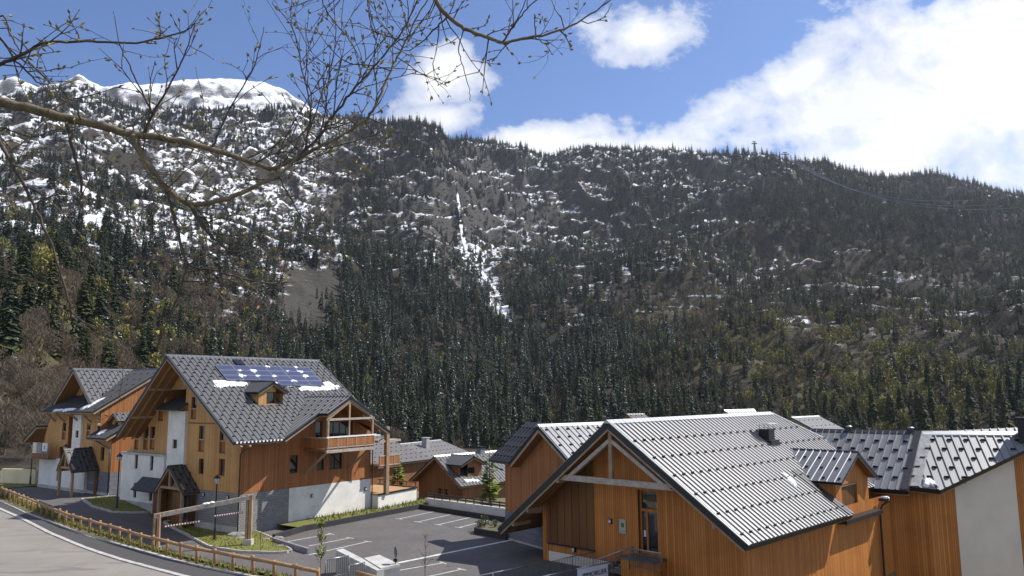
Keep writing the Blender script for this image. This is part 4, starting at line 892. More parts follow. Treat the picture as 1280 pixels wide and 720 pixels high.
tag(mb.build('grass'), kind='stuff')
T = thing('terrace', (-21, 60.33, 0), 36, 'white walled terrace with a sunny plank floor beside the tall deck post', 'terrace')
mb = MB(); mb.hexa([(-5, 13.7, -.5), (.95, 13.7, -.5), (.3, 19.4, -.5), (-5, 19.4, -.5), (-5, 13.7, 1.52), (.95, 13.7, 1.52), (.3, 19.4, 1.52), (-5, 19.4, 1.52)], 'stucco'); mb.build('wall', T)
mb = MB(); mb.hexa([(-5, 13.7, 1.523), (.8, 13.7, 1.523), (.2, 19.3, 1.523), (-5, 19.3, 1.523), (-5, 13.7, 1.6), (.8, 13.7, 1.6), (.2, 19.3, 1.6), (-5, 19.3, 1.6)], 'deck_wood'); mb.build('deck', T)
mb = MB(); mb.beam((.95, 13.7, 1.62), (.3, 19.4, 1.62), .2, .1, 'trim'); mb.beam((.3, 19.4, 1.62), (-5, 19.4, 1.62), .2, .1, 'trim'); mb.beam((.3, 19.4, 2.1), (-5, 19.4, 2.1), .08, .1, 'old_wood')
for i in range(5): mb.box(.1-i*1.2, .2-i*1.2, 19.35, 19.45, 1.6, 2.1, 'old_wood')
mb.build('guard_rail', T)
# planter in the car park corner
pa, pb = atz(594, 667)[:2], atz(633, 675)[:2]; pcn = [pa, pb, pb+np.array([.6, 3.4]), pa+np.array([.9, 2.6])]
PL = thing('planter', (*pa, 0), 0, 'dark walled planting bed in the car park corner', 'planter'); mb = MB()
for a, b in ((0, 1), (3, 0)):
    p, q = pcn[a]-pa, pcn[b]-pa; mb.beam((*p, .2), (*q, .2), .2, .5, 'dark_wall')
mb.build('wall', PL); mb = MB(); mb.poly([(*(q-pa), .36) for q in pcn], 'soil'); mb.build('soil_bed', PL)
def shrub(loc, h, w, n, seed, label, mat='leaf_plant', name='shrub', cat='shrub', group=None):
    rr = random.Random(seed); o = thing(name, loc, 0, label, cat, group); mb = MB(); st = MB()
    for i in range(7):
        a = rr.uniform(0, 6.28); t_ = rr.uniform(.2, 1)*w/2; st.tube([(0, 0, 0), (math.cos(a)*t_*.4, math.sin(a)*t_*.4, h*.5), (math.cos(a)*t_, math.sin(a)*t_, h*rr.uniform(.75, 1))], [.014, .01, .004], 'twig', 4)
    for i in range(n):
        a = rr.uniform(0, 6.28); r_ = w/2*rr.random()**.6; z = h*rr.uniform(.15, 1); s = rr.uniform(.03, .07); c_ = np.array([math.cos(a)*r_*(1.1-z/h*.5), math.sin(a)*r_*(1.1-z/h*.5), z]); u = rng.normal(size=3); u /= np.linalg.norm(u); v = np.cross(u, rng.normal(size=3)); v /= np.linalg.norm(v)
        mb.poly([c_-u*s, c_+v*s*.5, c_+u*s, c_-v*s*.5], mat)
    st.build('stem', o); mb.build('foliage', o); return o
for k, (dx, dy, h, lab) in enumerate(((.7, .6, .9, 'tallest leafy shrub in the dark planting bed'), (1.5, .5, .55, 'low green shrub at the right end of the planting bed'), (.3, 1.0, .5, 'low green shrub at the left end of the planting bed'))):
    shrub((pa[0]+dx, pa[1]+dy, .34), h, .9, 260, 50+k, lab, group='shrubs in the planting bed')
# ================================================================== STREET FURNITURE
def log_fence():
    pts = resamp(FLINE[2:12], 400); o = thing('log_fence', (*pts[200], 1.5), 0, 'round log fence with one top rail curving beside the road', 'fence'); b0 = np.array([*pts[200], 1.5])
    d = np.r_[0, np.cumsum(np.hypot(*np.diff(pts, axis=0).T))]; s = .6; ps = []
    while s < d[-1]: ps.append(np.array([np.interp(s, d, pts[:, 0]), np.interp(s, d, pts[:, 1])])); s += 1.66
    rr = random.Random(2)
    for p in ps:
        mb = MB(); z = float(G(*p)); h = .86+rr.uniform(-.03, .03); l = (rr.uniform(-.03, .03), rr.uniform(-.03, .03)); q = p-b0[:2]; mb.tube([(q[0], q[1], z-1.7), (q[0]+l[0], q[1]+l[1], z-1.5+h), (q[0]+l[0], q[1]+l[1], z-1.5+h+.04)], [.088, .083, .05], 'log', 9); mb.build('post', o, True)
    for i in range(0, len(ps)-1, 2):
        a, b = ps[i], ps[min(i+2, len(ps)-1)]; nn_ = np.array([.11, .11]); mb = MB(); za_, zb_ = float(G(*a))-1.5+.76, float(G(*b))-1.5+.76
        a, b = a-b0[:2]-nn_*.4, b-b0[:2]-nn_*.4; dd = (b-a)/np.linalg.norm(b-a)*.1; mb.tube([(*(a-dd), za_+.01), (*((a+b)/2), (za_+zb_)/2+rr.uniform(-.02, .02)), (*(b+dd), zb_)], [.1, .095, .088], 'log', 10); mb.build('rail', o, True)
log_fence()
# another log rail end beside the stair wall
p, q = atz(446, 716, 2.0), atz(500, 731, 2.0); o = thing('log_fence', tuple(p), 0, 'short separate log rail beside the concrete stair wall', 'fence'); mb = MB(); mb.tube([(0, 0, 0), tuple(q-p)], .11, 'log', 10); mb.build('rail', o, True)
for t_ in (.25, .85):
    mb = MB(); c_ = (q-p)*t_; mb.tube([(c_[0], c_[1], -1.2), (c_[0], c_[1], .1)], .09, 'log', 9); mb.build('post', o, True)
# height barrier
gr = gpx(310, 683); gl = atz(197, 645, 2.5); gl[2] = float(G(gl[0], gl[1])); tr_ = atz(309, 622, 0); 
dR = math.hypot(*gr[:2]); rt_ = ray(309, 621.5); zR = CAM_H+rt_[2]/math.hypot(rt_[0], rt_[1])*dR; zL = 2.5
o = thing('height_barrier', tuple(gr), 0, 'weathered timber portal with two hanging red and white striped bars', 'height barrier'); dv = gl-gr; dv[2] = 0; ul = dv/np.linalg.norm(dv)
for nm, q, zt in (('left', dv, zL), ('right', dv*0, zR)):
    mb = MB(); b0 = float(G(gr[0]+q[0], gr[1]+q[1]))-gr[2]; zt = zt-gr[2]
    for sgn in (-1, 1): mb.beam((q[0]+.13*sgn, q[1], b0+(.35 if nm == 'right' else -.2)), (q[0]+.13*sgn, q[1], zt+.15), .17, .26, 'beam', (0, 1, 0))
    op = mb.build('post', o)
    mb = MB(); mb.box(q[0]-.3, q[0]+.3, q[1]-.3, q[1]+.3, b0-.1, b0+.5, 'concrete'); mb.build('footing', op)
mb = MB(); mb.beam((*(ul[:2]*-.25), zR-gr[2]), (*(dv[:2]+ul[:2]*.2), zL-gr[2]), .2, .3, 'grey_beam'); mb.build('crossbeam', o)
PT = lambda t_, z: np.array([dv[0]*t_, dv[1]*t_, z])
for t0, t1 in ((.06, .40), (.55, .93)):
    zb0, zb1 = (zR-gr[2])+(zL-zR)*t0, (zR-gr[2])+(zL-zR)*t1; w = MB(); A0, A1_ = PT(t0, zb0-.95), PT(t1, zb1-.8)
    k = 26
    for i in range(k):
        e = (A1_-A0); w.tube([A0+e*i/k, A0+e*(i+1)/k], .065, 'red_paint' if i % 2 else 'white_paint', 8, True)
    bo = w.build('striped_bar', o, False); w = MB()
    for t_ in (t0+.04, t1-.04): zz = (zR-gr[2])+(zL-zR)*t_; w.tube([PT(t_, zz-.1), PT(t_, zz-.88)], .012, 'steel', 5)
    w.build('hanger', bo)
mb = MB(); [mb.lathe(PT(t_, zR-gr[2]+(zL-zR)*t_+.14), [(.0, -.02), (.2, .0), (.14, .07), (.03, .1)], 'snow', 9) for t_ in (.42, .47, .5)]; mb.build('snow_lump', o, True)
def street_lamp(px, label, h=4.55):
    p = gpx(*px); o = thing('street_lamp', tuple(p-np.array([0, 0, .02])), 0, label, 'street lamp', 'black lantern street lamps')
    mb = MB(); mb.lathe((0, 0, 0), [(.14, 0), (.14, .12), (.1, .2), (.085, .9), (.055, 1.0), (.045, h-.75), (.06, h-.7), (.03, h-.62)], 'black_metal', 10); mb.build('pole', o, True)
    mb = MB(); mb.lathe((0, 0, h-.62), [(.05, 0), (.13, .04), (.22, .4)], 'lamp_glass', 6); g = mb.build('lantern', o)
    mb = MB(); mb.lathe((0, 0, h-.22), [(.25, 0), (.25, .03), (.16, .14), (.06, .2), (.05, .26), (.0, .3)], 'black_metal', 6)
    for i in range(6):
        a = math.pi/3*i; mb.tube([(.13*math.cos(a), .13*math.sin(a), -.58+h), (.225*math.cos(a), .225*math.sin(a), h-.21)], .012, 'black_metal', 4)
    mb.build('lantern_cap', g); return o
street_lamp((268, 677), 'black lantern lamp standing on the lawn behind the height barrier', 4.75)
street_lamp((145.7, 637), 'black lantern lamp on the small lawn before the grey stone base', 4.6)
street_lamp((79, 612), 'black lantern lamp beside the farther entrance porch', 4.4)
street_lamp((37.5, 606.5), 'leftmost black lamp near the cream wall', 4.4)
# cream wall on the far left
p0, p1_ = gpx(4, 604.5), gpx(43, 605.5); p2_ = gpx(53, 603.5); wl = wallseg('boundary_wall', [p0, p1_, p2_], .35, 1.2, 3.05, 'stucco_cream', 'low cream wall at the left edge of the courtyard')
# concrete stair wall
SWL = thing('stair_wall', (-10.4, 47, 0), 0, 'pale concrete stair wall with a broad flat top at the car park entrance', 'wall'); o0 = np.array([-10.4, 47.0])
W = lambda x, y, z=1.35: tuple(atz(x, y, z)[:2]-o0)
mb = MB(); th = [W(420, 687.5), W(428.5, 685.5), W(480, 711.5), W(471, 713)]; mb.hexa([(*q, -.3) for q in th]+[(*q, 1.35) for q in th], 'concrete'); mb.build('parapet', SWL)
mb = MB(); th = [W(455, 698.6), W(474, 694.5), W(500, 706.5), W(476, 711.5)]; mb.hexa([(*q, -.3) for q in th]+[(*q, 1.27) for q in th], 'concrete_grey'); mb.hexa([(*q, 1.273) for q in th]+[(*q, 1.4) for q in th], 'concrete'); mb.build('landing', SWL)
def railing(pts, label, h=1., post=1.6, gap=.13, mat='steel', rail='galv', name='railing', cat='railing', group='metal railings by the hall entrance'):
    pts = [np.array(p, float) for p in pts]; o = thing(name, tuple(pts[0]), 0, label, cat, group); b = pts[0]
    tr = MB(); bars = MB()
    for p, q in zip(pts, pts[1:]):
        p, q = p-b, q-b; up = np.array([0, 0, h]); tr.tube([p+up, q+up], .032, rail, 8); tr.tube([p+up*.1, q+up*.1], .02, mat, 6); L_ = np.linalg.norm(q-p); n_ = max(2, int(L_/gap))
        for i in range(n_+1):
            c_ = p+(q-p)*i/n_; bars.tube([c_+up*.1, c_+up], .017, mat, 5, False)
        k = max(1, int(round(L_/post)))
        for i in range(k+1): 
            c_ = p+(q-p)*i/k; po = MB(); po.tube([c_-np.array([0, 0, .1]), c_+up], .03, mat, 8); po.build('post', o, True)
    tr.build('rail', o, True); bars.build('balusters', o, True); return o
def rz(x, y, z): q = atz(x, y, z); return q
E0 = rz(590, 721.5, 1.05); E1 = rz(687, 701.5, 1.05); E2 = rz(742, 690, 1.05); dn_ = np.array([0, 0, 1.05])
railing([E0-dn_, E1-dn_, E2-dn_], 'long ramp railing crossing the car park foot toward the hall', 1.05)
g0, g1 = rz(672, 722, 1.05), rz(720, 711.5, 1.05); g2 = rz(765, 702, 1.05)
RB2 = railing([g0-dn_, g1-dn_, g2-dn_], 'nearer railing carrying the white banner', 1.05)
s0, s1 = FK.w(6.3, -2.2, 1.1), FK.w(8.0, -.3, 1.9)
q0 = FK.ona(745, 700, -2.0); q1 = FK.ona(791, 683, -.6)
railing([FK.w(q0[0], -2.0, q0[2]-1.0), FK.w(q1[0], -.6, q1[2]-1.0)], 'sloping stair railing rising to the hall door', 1.0)
q0 = FK.ona(786, 685, -1.6); q1 = FK.ona(826, 684, -1.6)
railing([FK.w(q0[0]-.0, -1.6, q0[2]-1.05), FK.w(q1[0], -1.6, q0[2]-1.05)], 'level railing in front of the glazed hall door', 1.05)
mb = MB(); DKz = 1.34
LD = thing('landing_deck', tuple(FK.w(0, 0, 0)), 44.8, 'steel landing with open steps below the glazed hall door', 'steps')
mb.box(7.1, 9.3, -1.3, -.03, -.3, DKz-.1, 'larch_dark'); mb.box(7.05, 9.35, -1.35, -.025, DKz-.1, DKz, 'steel'); mb.build('landing', LD)
for i in range(6):
    mb = MB(); mb.box(7.05-.32*(i+1), 7.05-.32*i-.003, -1.3, -.1, DKz-.2*(i+1)-.05, DKz-.2*(i+1), 'steel'); mb.build('step', LD)
# banner with writing
BN = thing('banner', tuple(g1-dn_*.0), 0, 'white banner with dark lettering tied to the nearer railing', 'banner')
bd = (g2-g1); bl_ = np.linalg.norm(bd); bd /= bl_; bn = np.array([bd[1], -bd[0], 0]); bn = bn if bn[1] < 0 else -bn
bw = bl_*.86
A = [bn*.05+bd*.05-np.array([0, 0, .93]), bn*.05+bd*bw-np.array([0, 0, .93]), bn*.05+bd*bw-np.array([0, 0, .03]), bn*.05+bd*.05-np.array([0, 0, .03])]
mb = MB(); mb.slab(A, bn, .015, 'banner'); mb.build('cloth', BN)
cu = bpy.data.curves.new('lettering', 'FONT'); cu.body = 'IMMOBILIER'; cu.size = .36; cu.extrude = .004; cu.align_x = 'RIGHT'; cu.materials.append(MAT['text_navy'])
to = bpy.data.objects.new('lettering', cu); COL.objects.link(to); to.parent = BN; dd = bd
xa = Vector(dd); za_ = Vector(bn); ya = za_.cross(xa)
to.matrix_local = Matrix(((xa.x, ya.x, za_.x, 0), (xa.y, ya.y, za_.y, 0), (xa.z, ya.z, za_.z, 0), (0, 0, 0, 1))); to.location = Vector(bn*.07+bd*(bw-.12)-np.array([0, 0, .52]))
bpy.context.view_layer.update(); me_ = bpy.data.meshes.new_from_object(to.evaluated_get(bpy.context.evaluated_depsgraph_get())); t2_ = bpy.data.objects.new('lettering', me_); COL.objects.link(t2_); t2_.parent = BN; t2_.matrix_local = to.matrix_local.copy(); bpy.data.objects.remove(to); t2_.name = 'lettering'
# short railing on the stair wall
r0_, r1_, r2_ = atz(407, 700, 1.95), atz(436, 694.5, 1.95), atz(470, 716, 1.95)
railing([r0_-np.array([0, 0, 1.0]), r1_-np.array([0, 0, 1.0])], 'short railing at the left end of the stair wall', 1.0, group=None)
railing([atz(436, 707, 1.95)-np.array([0, 0, 1.0]), atz(456, 703, 1.95)-np.array([0, 0, 1.0])], 'short railing inside the stair wall', 1.0, group=None)
# round sign seen from behind
ps = gpx(494, 738); o = thing('road_sign', tuple(ps), 0, 'round road sign seen edge on from behind, on a grey pole', 'sign')
rt_ = ray(494, 690); zt = CAM_H+rt_[2]/math.hypot(rt_[0], rt_[1])*math.hypot(*ps[:2])-ps[2]
mb = MB(); mb.tube([(0, 0, 0), (0, 0, zt+.25)], .035, 'steel', 8); mb.build('pole', o, True)
mb = MB(); ax = np.array([.93, .36, 0])*.02; mb.tube([np.array([0, -.06, zt])-ax, np.array([0, -.06, zt])+ax], .28, 'trim', 20); mb.build('sign_disc', o)
mb = MB(); mb.box(-.1, .1, -.1, -.03, zt-.5, zt-.34, 'trim'); mb.build('sign_plate', o)
# saplings and rocks
def sapling(px, h, label, leafy, seed, spread=.5, base=None):
    p = gpx(*px) if base is None else base; rr = random.Random(seed); o = thing('sapling', tuple(p), 0, label, 'sapling'); mb = MB(); lf = MB()
    mb.tube([(0, 0, -.1), (.02, .01, h*.5), (.0, .03, h)], [.028, .02, .005], 'bark', 6)
    for i in range(26 if leafy else 30):
        z = h*rr.uniform(.3, .97); a = rr.uniform(0, 6.28); l = spread*(1.15-z/h)*rr.uniform(.6, 1.1)+.12; e = np.array([math.cos(a)*l*.7, math.sin(a)*l*.7, z+l*.9]); mb.tube([(0, .01, z), tuple((np.array([0, .01, z])+e)/2+np.array([0, 0, -.03])), tuple(e)], [.009, .007, .003], 'twig', 4)
        if leafy:
            for k in range(9):
                c_ = np.array([0, 0, z])*(1-k/9)+e*(k/9+.1); u = rng.normal(size=3)*.06; v = rng.normal(size=3)*.035; lf.poly([c_-u, c_+v, c_+u, c_-v], 'leaf_yellow')
    mb.build('trunk', o)
    if leafy: lf.build('crown', o)
    return o
sapling((400, 728), 3.1, 'young tree with yellowish leaves near the stair wall', True, 4, .6)
sapling((531, 728), 2.6, 'bare sapling at the near edge of the car park', False, 5, .7)
sapling((325, 690), 2.6, 'thin bare stake like sapling beside the height barrier post', False, 6, .12)
def rock(p, s, seed, label):
    mb = MB(); n, m_ = 9, 6; rr = np.random.default_rng(seed); ph = rr.uniform(0, 9)
    V = [[(math.cos(2*math.pi*j/n)*math.sin(math.pi*i/m_)*s[0]*(1+.35*(vnoise(j*1.3+ph, i*1.7)-.5)), math.sin(2*math.pi*j/n)*math.sin(math.pi*i/m_)*s[1]*(1+.35*(vnoise(j*1.1+ph, i*1.9+5)-.5)), math.cos(math.pi*i/m_)*s[2]*(1+.3*(vnoise(j+ph, i+9.)-.5))) for j in range(n)] for i in range(m_+1)]
    for i in range(m_):
        for j in range(n): mb.poly([V[i][j], V[i][(j+1) % n], V[i+1][(j+1) % n], V[i+1][j]], 'rock')
    o = mb.build('rock'); o.location = tuple(p+np.array([0, 0, s[2]*.3])); return tag(o, label, 'rock', 'pale rocks edging the lawn')
for k, (x, y, s, lab) in enumerate(((297, 671, (.85, .5, .28), 'broad pale rock on the lawn nearest the stone corner'), (301, 675, (.45, .4, .2), 'small pale rock just below the broad one'), (347, 675, (.5, .4, .22), 'pale rock at the end of the dark car park wall'), (332, 676, (.4, .3, .16), 'flat pale rock in the middle of the lawn edge'), (352, 684, (.45, .3, .14), 'pale rock by the short grey kerb wall'), (351.5, 671, (.25, .2, .14), 'tiny pale rock on the asphalt beside the dark wall'))):
    rock(gpx(x, y), s, k+1, lab)
# two small firs
def fir_mesh(name, h, w, whorls, per, mat, seed, trunk=True, droop=.25):
    rr = random.Random(seed); mb = MB()
    for i in range(whorls):
        t_ = i/(whorls-1); z = h*(.08+.9*t_); r_ = w/2*(1-t_)**.85*rr.uniform(.85, 1.1)+.02*w
        for j in range(per if t_ < .8 else max(4, per//2)):
            a = rr.uniform(0, 6.28); l = r_*rr.uniform(.65, 1.12); dx, dy = math.cos(a), math.sin(a); ww = l*rr.uniform(.2, .34); z0 = z+rr.uniform(-.4, .4)*h/whorls; dz = -droop*l+rr.uniform(-.1, .1)*l
            mb.poly([(dx*l*.1, dy*l*.1, z0), (dx*l*.55-dy*ww, dy*l*.55+dx*ww, z0+dz*.45-.03*l), (dx*l, dy*l, z0+dz), (dx*l*.55+dy*ww, dy*l*.55-dx*ww, z0+dz*.45-.05*l)], mat)
            if l > .3*w*.5: mb.poly([(dx*l*.25, dy*l*.25, z0), (dx*l*.8, dy*l*.8, z0+dz*.75), (dx*l*.6, dy*l*.6, z0+dz-.2*l)], mat)
    mb.tube([(0, 0, h*.9), (0, 0, h)], [w*.03, .002*w], mat, 4)
    return mb
def small_fir(p, h, w, label, seed):
    o = thing('young_fir', tuple(p), 0, label, 'fir tree', 'young firs behind the car park'); fir_mesh('crown', h, w, 17, 16, 'young_fir', seed, droop=-.12).build('crown', o); mb = MB(); mb.tube([(0, 0, -1), (0, 0, h*.95)], [.1, .02], 'bark', 6); mb.build('trunk', o)
p = CAM+ray(612, 632)*74; small_fir((p[0], p[1], 0), 5.6, 2.9, 'bright green young fir before the brown chalet roof', 1)
p = CAM+ray(497, 612)*80; small_fir((p[0], p[1], .2), 4.4, 2.6, 'bright green young fir beyond the sunny terrace', 2)

# ================================================================== MOUNTAIN
SKY_ = [(-400, 118), (-200, 120), (0, 128), (60, 124), (130, 128), (180, 143), (250, 140), (330, 143), (380, 141), (440, 147), (480, 155), (520, 154), (545, 160), (560, 176), (600, 181), (640, 185), (680, 194), (700, 196), (720, 189), (745, 185), (800, 189), (850, 192), (900, 195), (935, 201), (960, 204), (1000, 207), (1035, 208), (1060, 218), (1100, 225), (1130, 222), (1165, 218), (1200, 225), (1240, 239), (1280, 251), (1400, 290), (1700, 330)]
def azel(x, y):
    r = ray(x, y); return math.atan2(r[0], r[1]), r[2]/math.hypot(r[0], r[1])
_t = np.array([azel(x, y) for x, y in SKY_]); NA, NR = 760, 380
azs = np.linspace(R(-52), R(52), NA); tl = np.interp(azs, _t[:, 0], _t[:, 1])
AZX = lambda x: azel(x, 350)[0]
def lut(tab, az): return np.interp(az, [AZX(x) for x, _ in tab], [v for _, v in tab])
R0T = [(-500, 120), (60, 125), (170, 230), (330, 360), (480, 430), (800, 400), (1300, 340), (1700, 330)]
R1T = [(-500, 1750), (200, 1800), (480, 1850), (540, 1850), (620, 2150), (720, 2200), (960, 1950), (1280, 2150), (1700, 2200)]
Z0T = [(-500, 2.5), (60, 1.8), (170, 0), (330, -14), (480, -26), (680, -26), (800, -16), (1300, -10), (1700, -9)]
def terr(az, r):
    r0, r1, z0 = lut(R0T, az), lut(R1T, az), lut(Z0T, az); zr_ = CAM_H+r1*np.interp(az, _t[:, 0], _t[:, 1])
    t = (r-r0)/(r1-r0); tt = np.clip(t, 0, 1); z = z0+(zr_-z0)*(.30*tt+.70*tt**1.55)
    x, y = r*np.sin(az), r*np.cos(az); env = sstep(0, .12, tt)*(1-sstep(.9, 1.0, tt))
    rid = 1-np.abs(2*fbm(x/330, y/330, 3, 5)-1); n2 = fbm(x/95, y/95, 9, 5)
    n4 = 1-np.abs(2*fbm(x/48, y/75, 29, 4)-1); z = z+env*((rid-.75)*150*(.35+.65*tt)+(n2-.5)*48+(n4-.7)*46*sstep(.35, .6, tt))
    px = 640+F*np.tan(az)     # rocky step under the waterfall
    cl = np.exp(-((px-590)/110)**2)*sstep(.50, .60, tt)*(1-sstep(.80, .95, tt)); z = z+cl*15*np.sin((tt-.55)*95+7*n2+4*rid)
    z = np.where(t < 0, G(x, y)-.35-.0*r+(z0-G(r0*np.sin(az), r0*np.cos(az)))*sstep(-.1, 0, t), z)
    z = z+np.where(t > 1, -(r-r1)*.55, 0)
    sk = (1-np.clip(np.abs(tt-1)/.06, 0, 1)); z = z+sk*(fbm(x/30, y/30, 33, 3)-.5)*10
    return z
tt_ = np.concatenate([np.linspace(0, 1, NR)**1.25, [1.04, 1.12, 1.3, 1.6]])
r0v, r1v = lut(R0T, azs), lut(R1T, azs)
RR_ = np.where(tt_[:, None] <= 1, r0v*.0+118+(r1v-118)*tt_[:, None], r1v*tt_[:, None])
AZ = np.broadcast_to(azs, RR_.shape); ZT = terr(AZ, RR_); PM = np.stack([RR_*np.sin(AZ), RR_*np.cos(AZ), ZT], -1)
MX, MY = projv(PM.reshape(-1, 3)); MX = MX.reshape(RR_.shape); MY = MY.reshape(RR_.shape)
def ell(x, y, cx, cy, rx, ry, ang=0., soft=.35):
    c, s = math.cos(R(ang)), math.sin(R(ang)); dx, dy = x-cx, y-cy; u = (dx*c+dy*s)/rx; v = (-dx*s+dy*c)/ry; return 1-sstep(1-soft, 1+soft, np.sqrt(u*u+v*v))
def fields(x, y, wx, wy):
    """cover of the slope (snow, rock, spring grass, tree density, share of bare trees, share of spring green) where it is seen at photo point x, y"""
    n = fbm(wx/140, wy/140, 5, 4)-.5; n2 = fbm(wx/45, wy/45, 8, 4)-.5
    yy = y+n*60; xx = x+n2*50
    left = 1-sstep(400, 470, xx); up = 1-sstep(250, 370, yy)
    snow = .22+.40*(1-sstep(270, 500, yy))+.12*(1-sstep(180, 250, yy))
    snow = np.maximum(snow, left*(.72*(1-sstep(275, 350, yy))))
    snow = np.maximum(snow, (.54+.25*n2)*ell(xx, yy, 590, 265, 125, 90)); snow = np.maximum(snow, .60*ell(xx, yy, 545, 225, 60, 18)); snow = np.maximum(snow, .58*ell(xx, yy, 895, 228, 60, 26, -15)); snow = np.maximum(snow, .58*ell(xx, yy, 735, 275, 12, 60, -30)); snow = np.maximum(snow, .50*ell(xx, yy, 760, 195, 120, 14))
    for cx, cy, rx, ry, v in ((445, 330, 60, 10, .6), (1040, 330, 90, 8, .54), (1000, 405, 30, 8, .55), (1180, 335, 60, 6, .54), (620, 370, 12, 45, .58), (720, 410, 40, 10, .54), (1245, 255, 30, 8, .6), (900, 320, 70, 14, .5), (160, 300, 150, 25, .50)): snow = np.maximum(snow, v*ell(xx, yy, cx, cy, rx, ry))
    snow = snow-.05*(1-left)-.4*ell(xx, yy, 395, 370, 40, 36, -20); snow = snow-.30*sstep(430, 520, yy)-.26*ell(xx, yy, 1130, 275, 200, 60, 8); snow = np.maximum(snow, .8*ell(xx, y, 592, 318, 34, 20, 50)); snow = np.maximum(snow, .66*ell(xx, y, 612, 365, 60, 12, 55))
    rock = np.maximum(.25*up, .95*ell(xx, yy, 590, 275, 120, 85)); rock = np.maximum(rock, .8*ell(xx, yy, 920, 235, 75, 35)); rock = np.maximum(rock, .55*ell(xx, yy, 395, 365, 45, 40, -20)); rock = np.maximum(rock, .7*ell(xx, yy, 985, 415, 45, 16))
    green = .45*ell(xx, yy, 1120, 480, 150, 45)+.5*ell(xx, yy, 60, 420, 120, 90)+.35*ell(xx, yy, 900, 430, 130, 40)
    den = .62+.38*sstep(300, 390, yy)
    den = den-left*(1-sstep(285, 345, yy))*(.50+.3*n*2); den = den+left*(1-sstep(140, 165, y))*.35
    clump = sstep(.02, .16, fbm(wx/110, wy/60, 21, 3)-.5); den = den+left*(1-sstep(285, 345, yy))*clump*.95
    den = den-.48*ell(xx, yy, 600, 275, 105, 75); den = den-.5*ell(xx, yy, 905, 228, 70, 28, -12); den = den-.55*ell(xx, yy, 740, 270, 24, 75, -30); den = den-.95*ell(xx, yy, 390, 372, 42, 46, -20); den = den-.7*ell(xx, yy, 625, 370, 14, 50)
    den = den-.35*ell(xx, yy, 760, 190, 150, 18); den = den-.45*ell(xx, yy, 1030, 335, 95, 10)-.45*ell(xx, yy, 1000, 408, 34, 10)-.4*ell(xx, yy, 720, 412, 45, 12)
    den = den-.12*ell(xx, yy, 1000, 400, 280, 90)+.22*ell(xx, yy, 600, 480, 230, 60); den = den+.75*ell(xx, yy, 1130, 265, 200, 62, 8)+.35*sstep(-26, -8, np.interp(x, [q[0] for q in SKY_], [q[1] for q in SKY_])-y); den = den+.35*ell(xx, yy, 560, 190, 140, 22, 12)
    thin = sstep(.08, .2, fbm(wx/70, wy/70, 44, 3)-.5); den = den-thin*.35*sstep(.2, .6, den)
    den = den-.0-.22*sstep(.0, .22, n)*(1-left)+.10*(1-left)*sstep(195, 240, yy)
    bare = .12+.50*(1-sstep(300, 420, xx))*sstep(300, 360, yy)+.34*ell(xx, yy, 1060, 400, 260, 110)+.3*ell(xx, yy, 850, 380, 60, 60)+.6*ell(xx, yy, 25, 560, 70, 60)+.25*sstep(0, .2, n2)
    spring = .03+.42*ell(xx, yy, 1120, 470, 190, 70)+.14*ell(xx, yy, 40, 400, 110, 140)+.12*ell(xx, yy, 430, 460, 40, 40)+.12*ell(xx, yy, 900, 420, 120, 40)+.1*ell(xx, yy, 240, 430, 120, 30)
    return snow, rock, green, np.clip(den, 0, 1), np.clip(bare, 0, .9), np.clip(spring, 0, .6)
sn, rk, gr_, de, ba, spg = fields(MX, MY, PM[..., 0], PM[..., 1])
cols = np.stack([np.clip(sn, 0, 1), np.clip(rk, 0, 1), np.clip(gr_, 0, 1), np.ones_like(sn)], -1)
tag(grid_mesh('mountain', PM, 'mountain', cols), kind='structure')
# high snowy ridge behind on the left
SP = [(-400, 100), (-200, 96), (-60, 104), (0, 104), (20, 98), (45, 110), (75, 106), (98, 95), (125, 111), (150, 108), (190, 108), (220, 106), (250, 101), (290, 102), (330, 107), (355, 114), (375, 130), (395, 141), (450, 175), (560, 260)]
_s = np.array([azel(x, y) for x, y in SP]); az2 = np.linspace(R(-52), azel(540, 200)[0], 360); t2 = np.r_[np.linspace(0, 1, 110), 1.05, 1.2]
R2 = 1900+1900*t2[:, None]+0*az2; zrid = CAM_H+3800*np.interp(az2, _s[:, 0], _s[:, 1]); A2_ = np.broadcast_to(az2, R2.shape); x2, y2 = R2*np.sin(A2_), R2*np.cos(A2_)
tq = np.clip(t2, 0, 1)[:, None]; zz = -200+(zrid+200)*(tq**.9); rid = 1-np.abs(2*fbm(x2/420, y2/420, 13, 6)-1); zz = zz+(rid-.7)*200*(1-.85*sstep(.90, 1., tq))*sstep(0, .2, tq)+(fbm(x2/80, y2/80, 14, 5)-.5)*46*(1-.45*sstep(.95, 1, tq))+(.7-np.abs(2*fbm(x2/90, y2/160, 15, 4)-1))*20; zz = np.where(t2[:, None] > 1, zz-(t2[:, None]-1)*1500, zz)
c2 = np.stack([.70+.25*(fbm(x2/300, y2/300, 19, 4)-.5)+0*zz, np.full_like(zz, .9), 0*zz, 0*zz+1], -1)
tag(grid_mesh('snow_peaks', np.stack([x2, y2, zz], -1), 'mountain', c2), kind='structure')
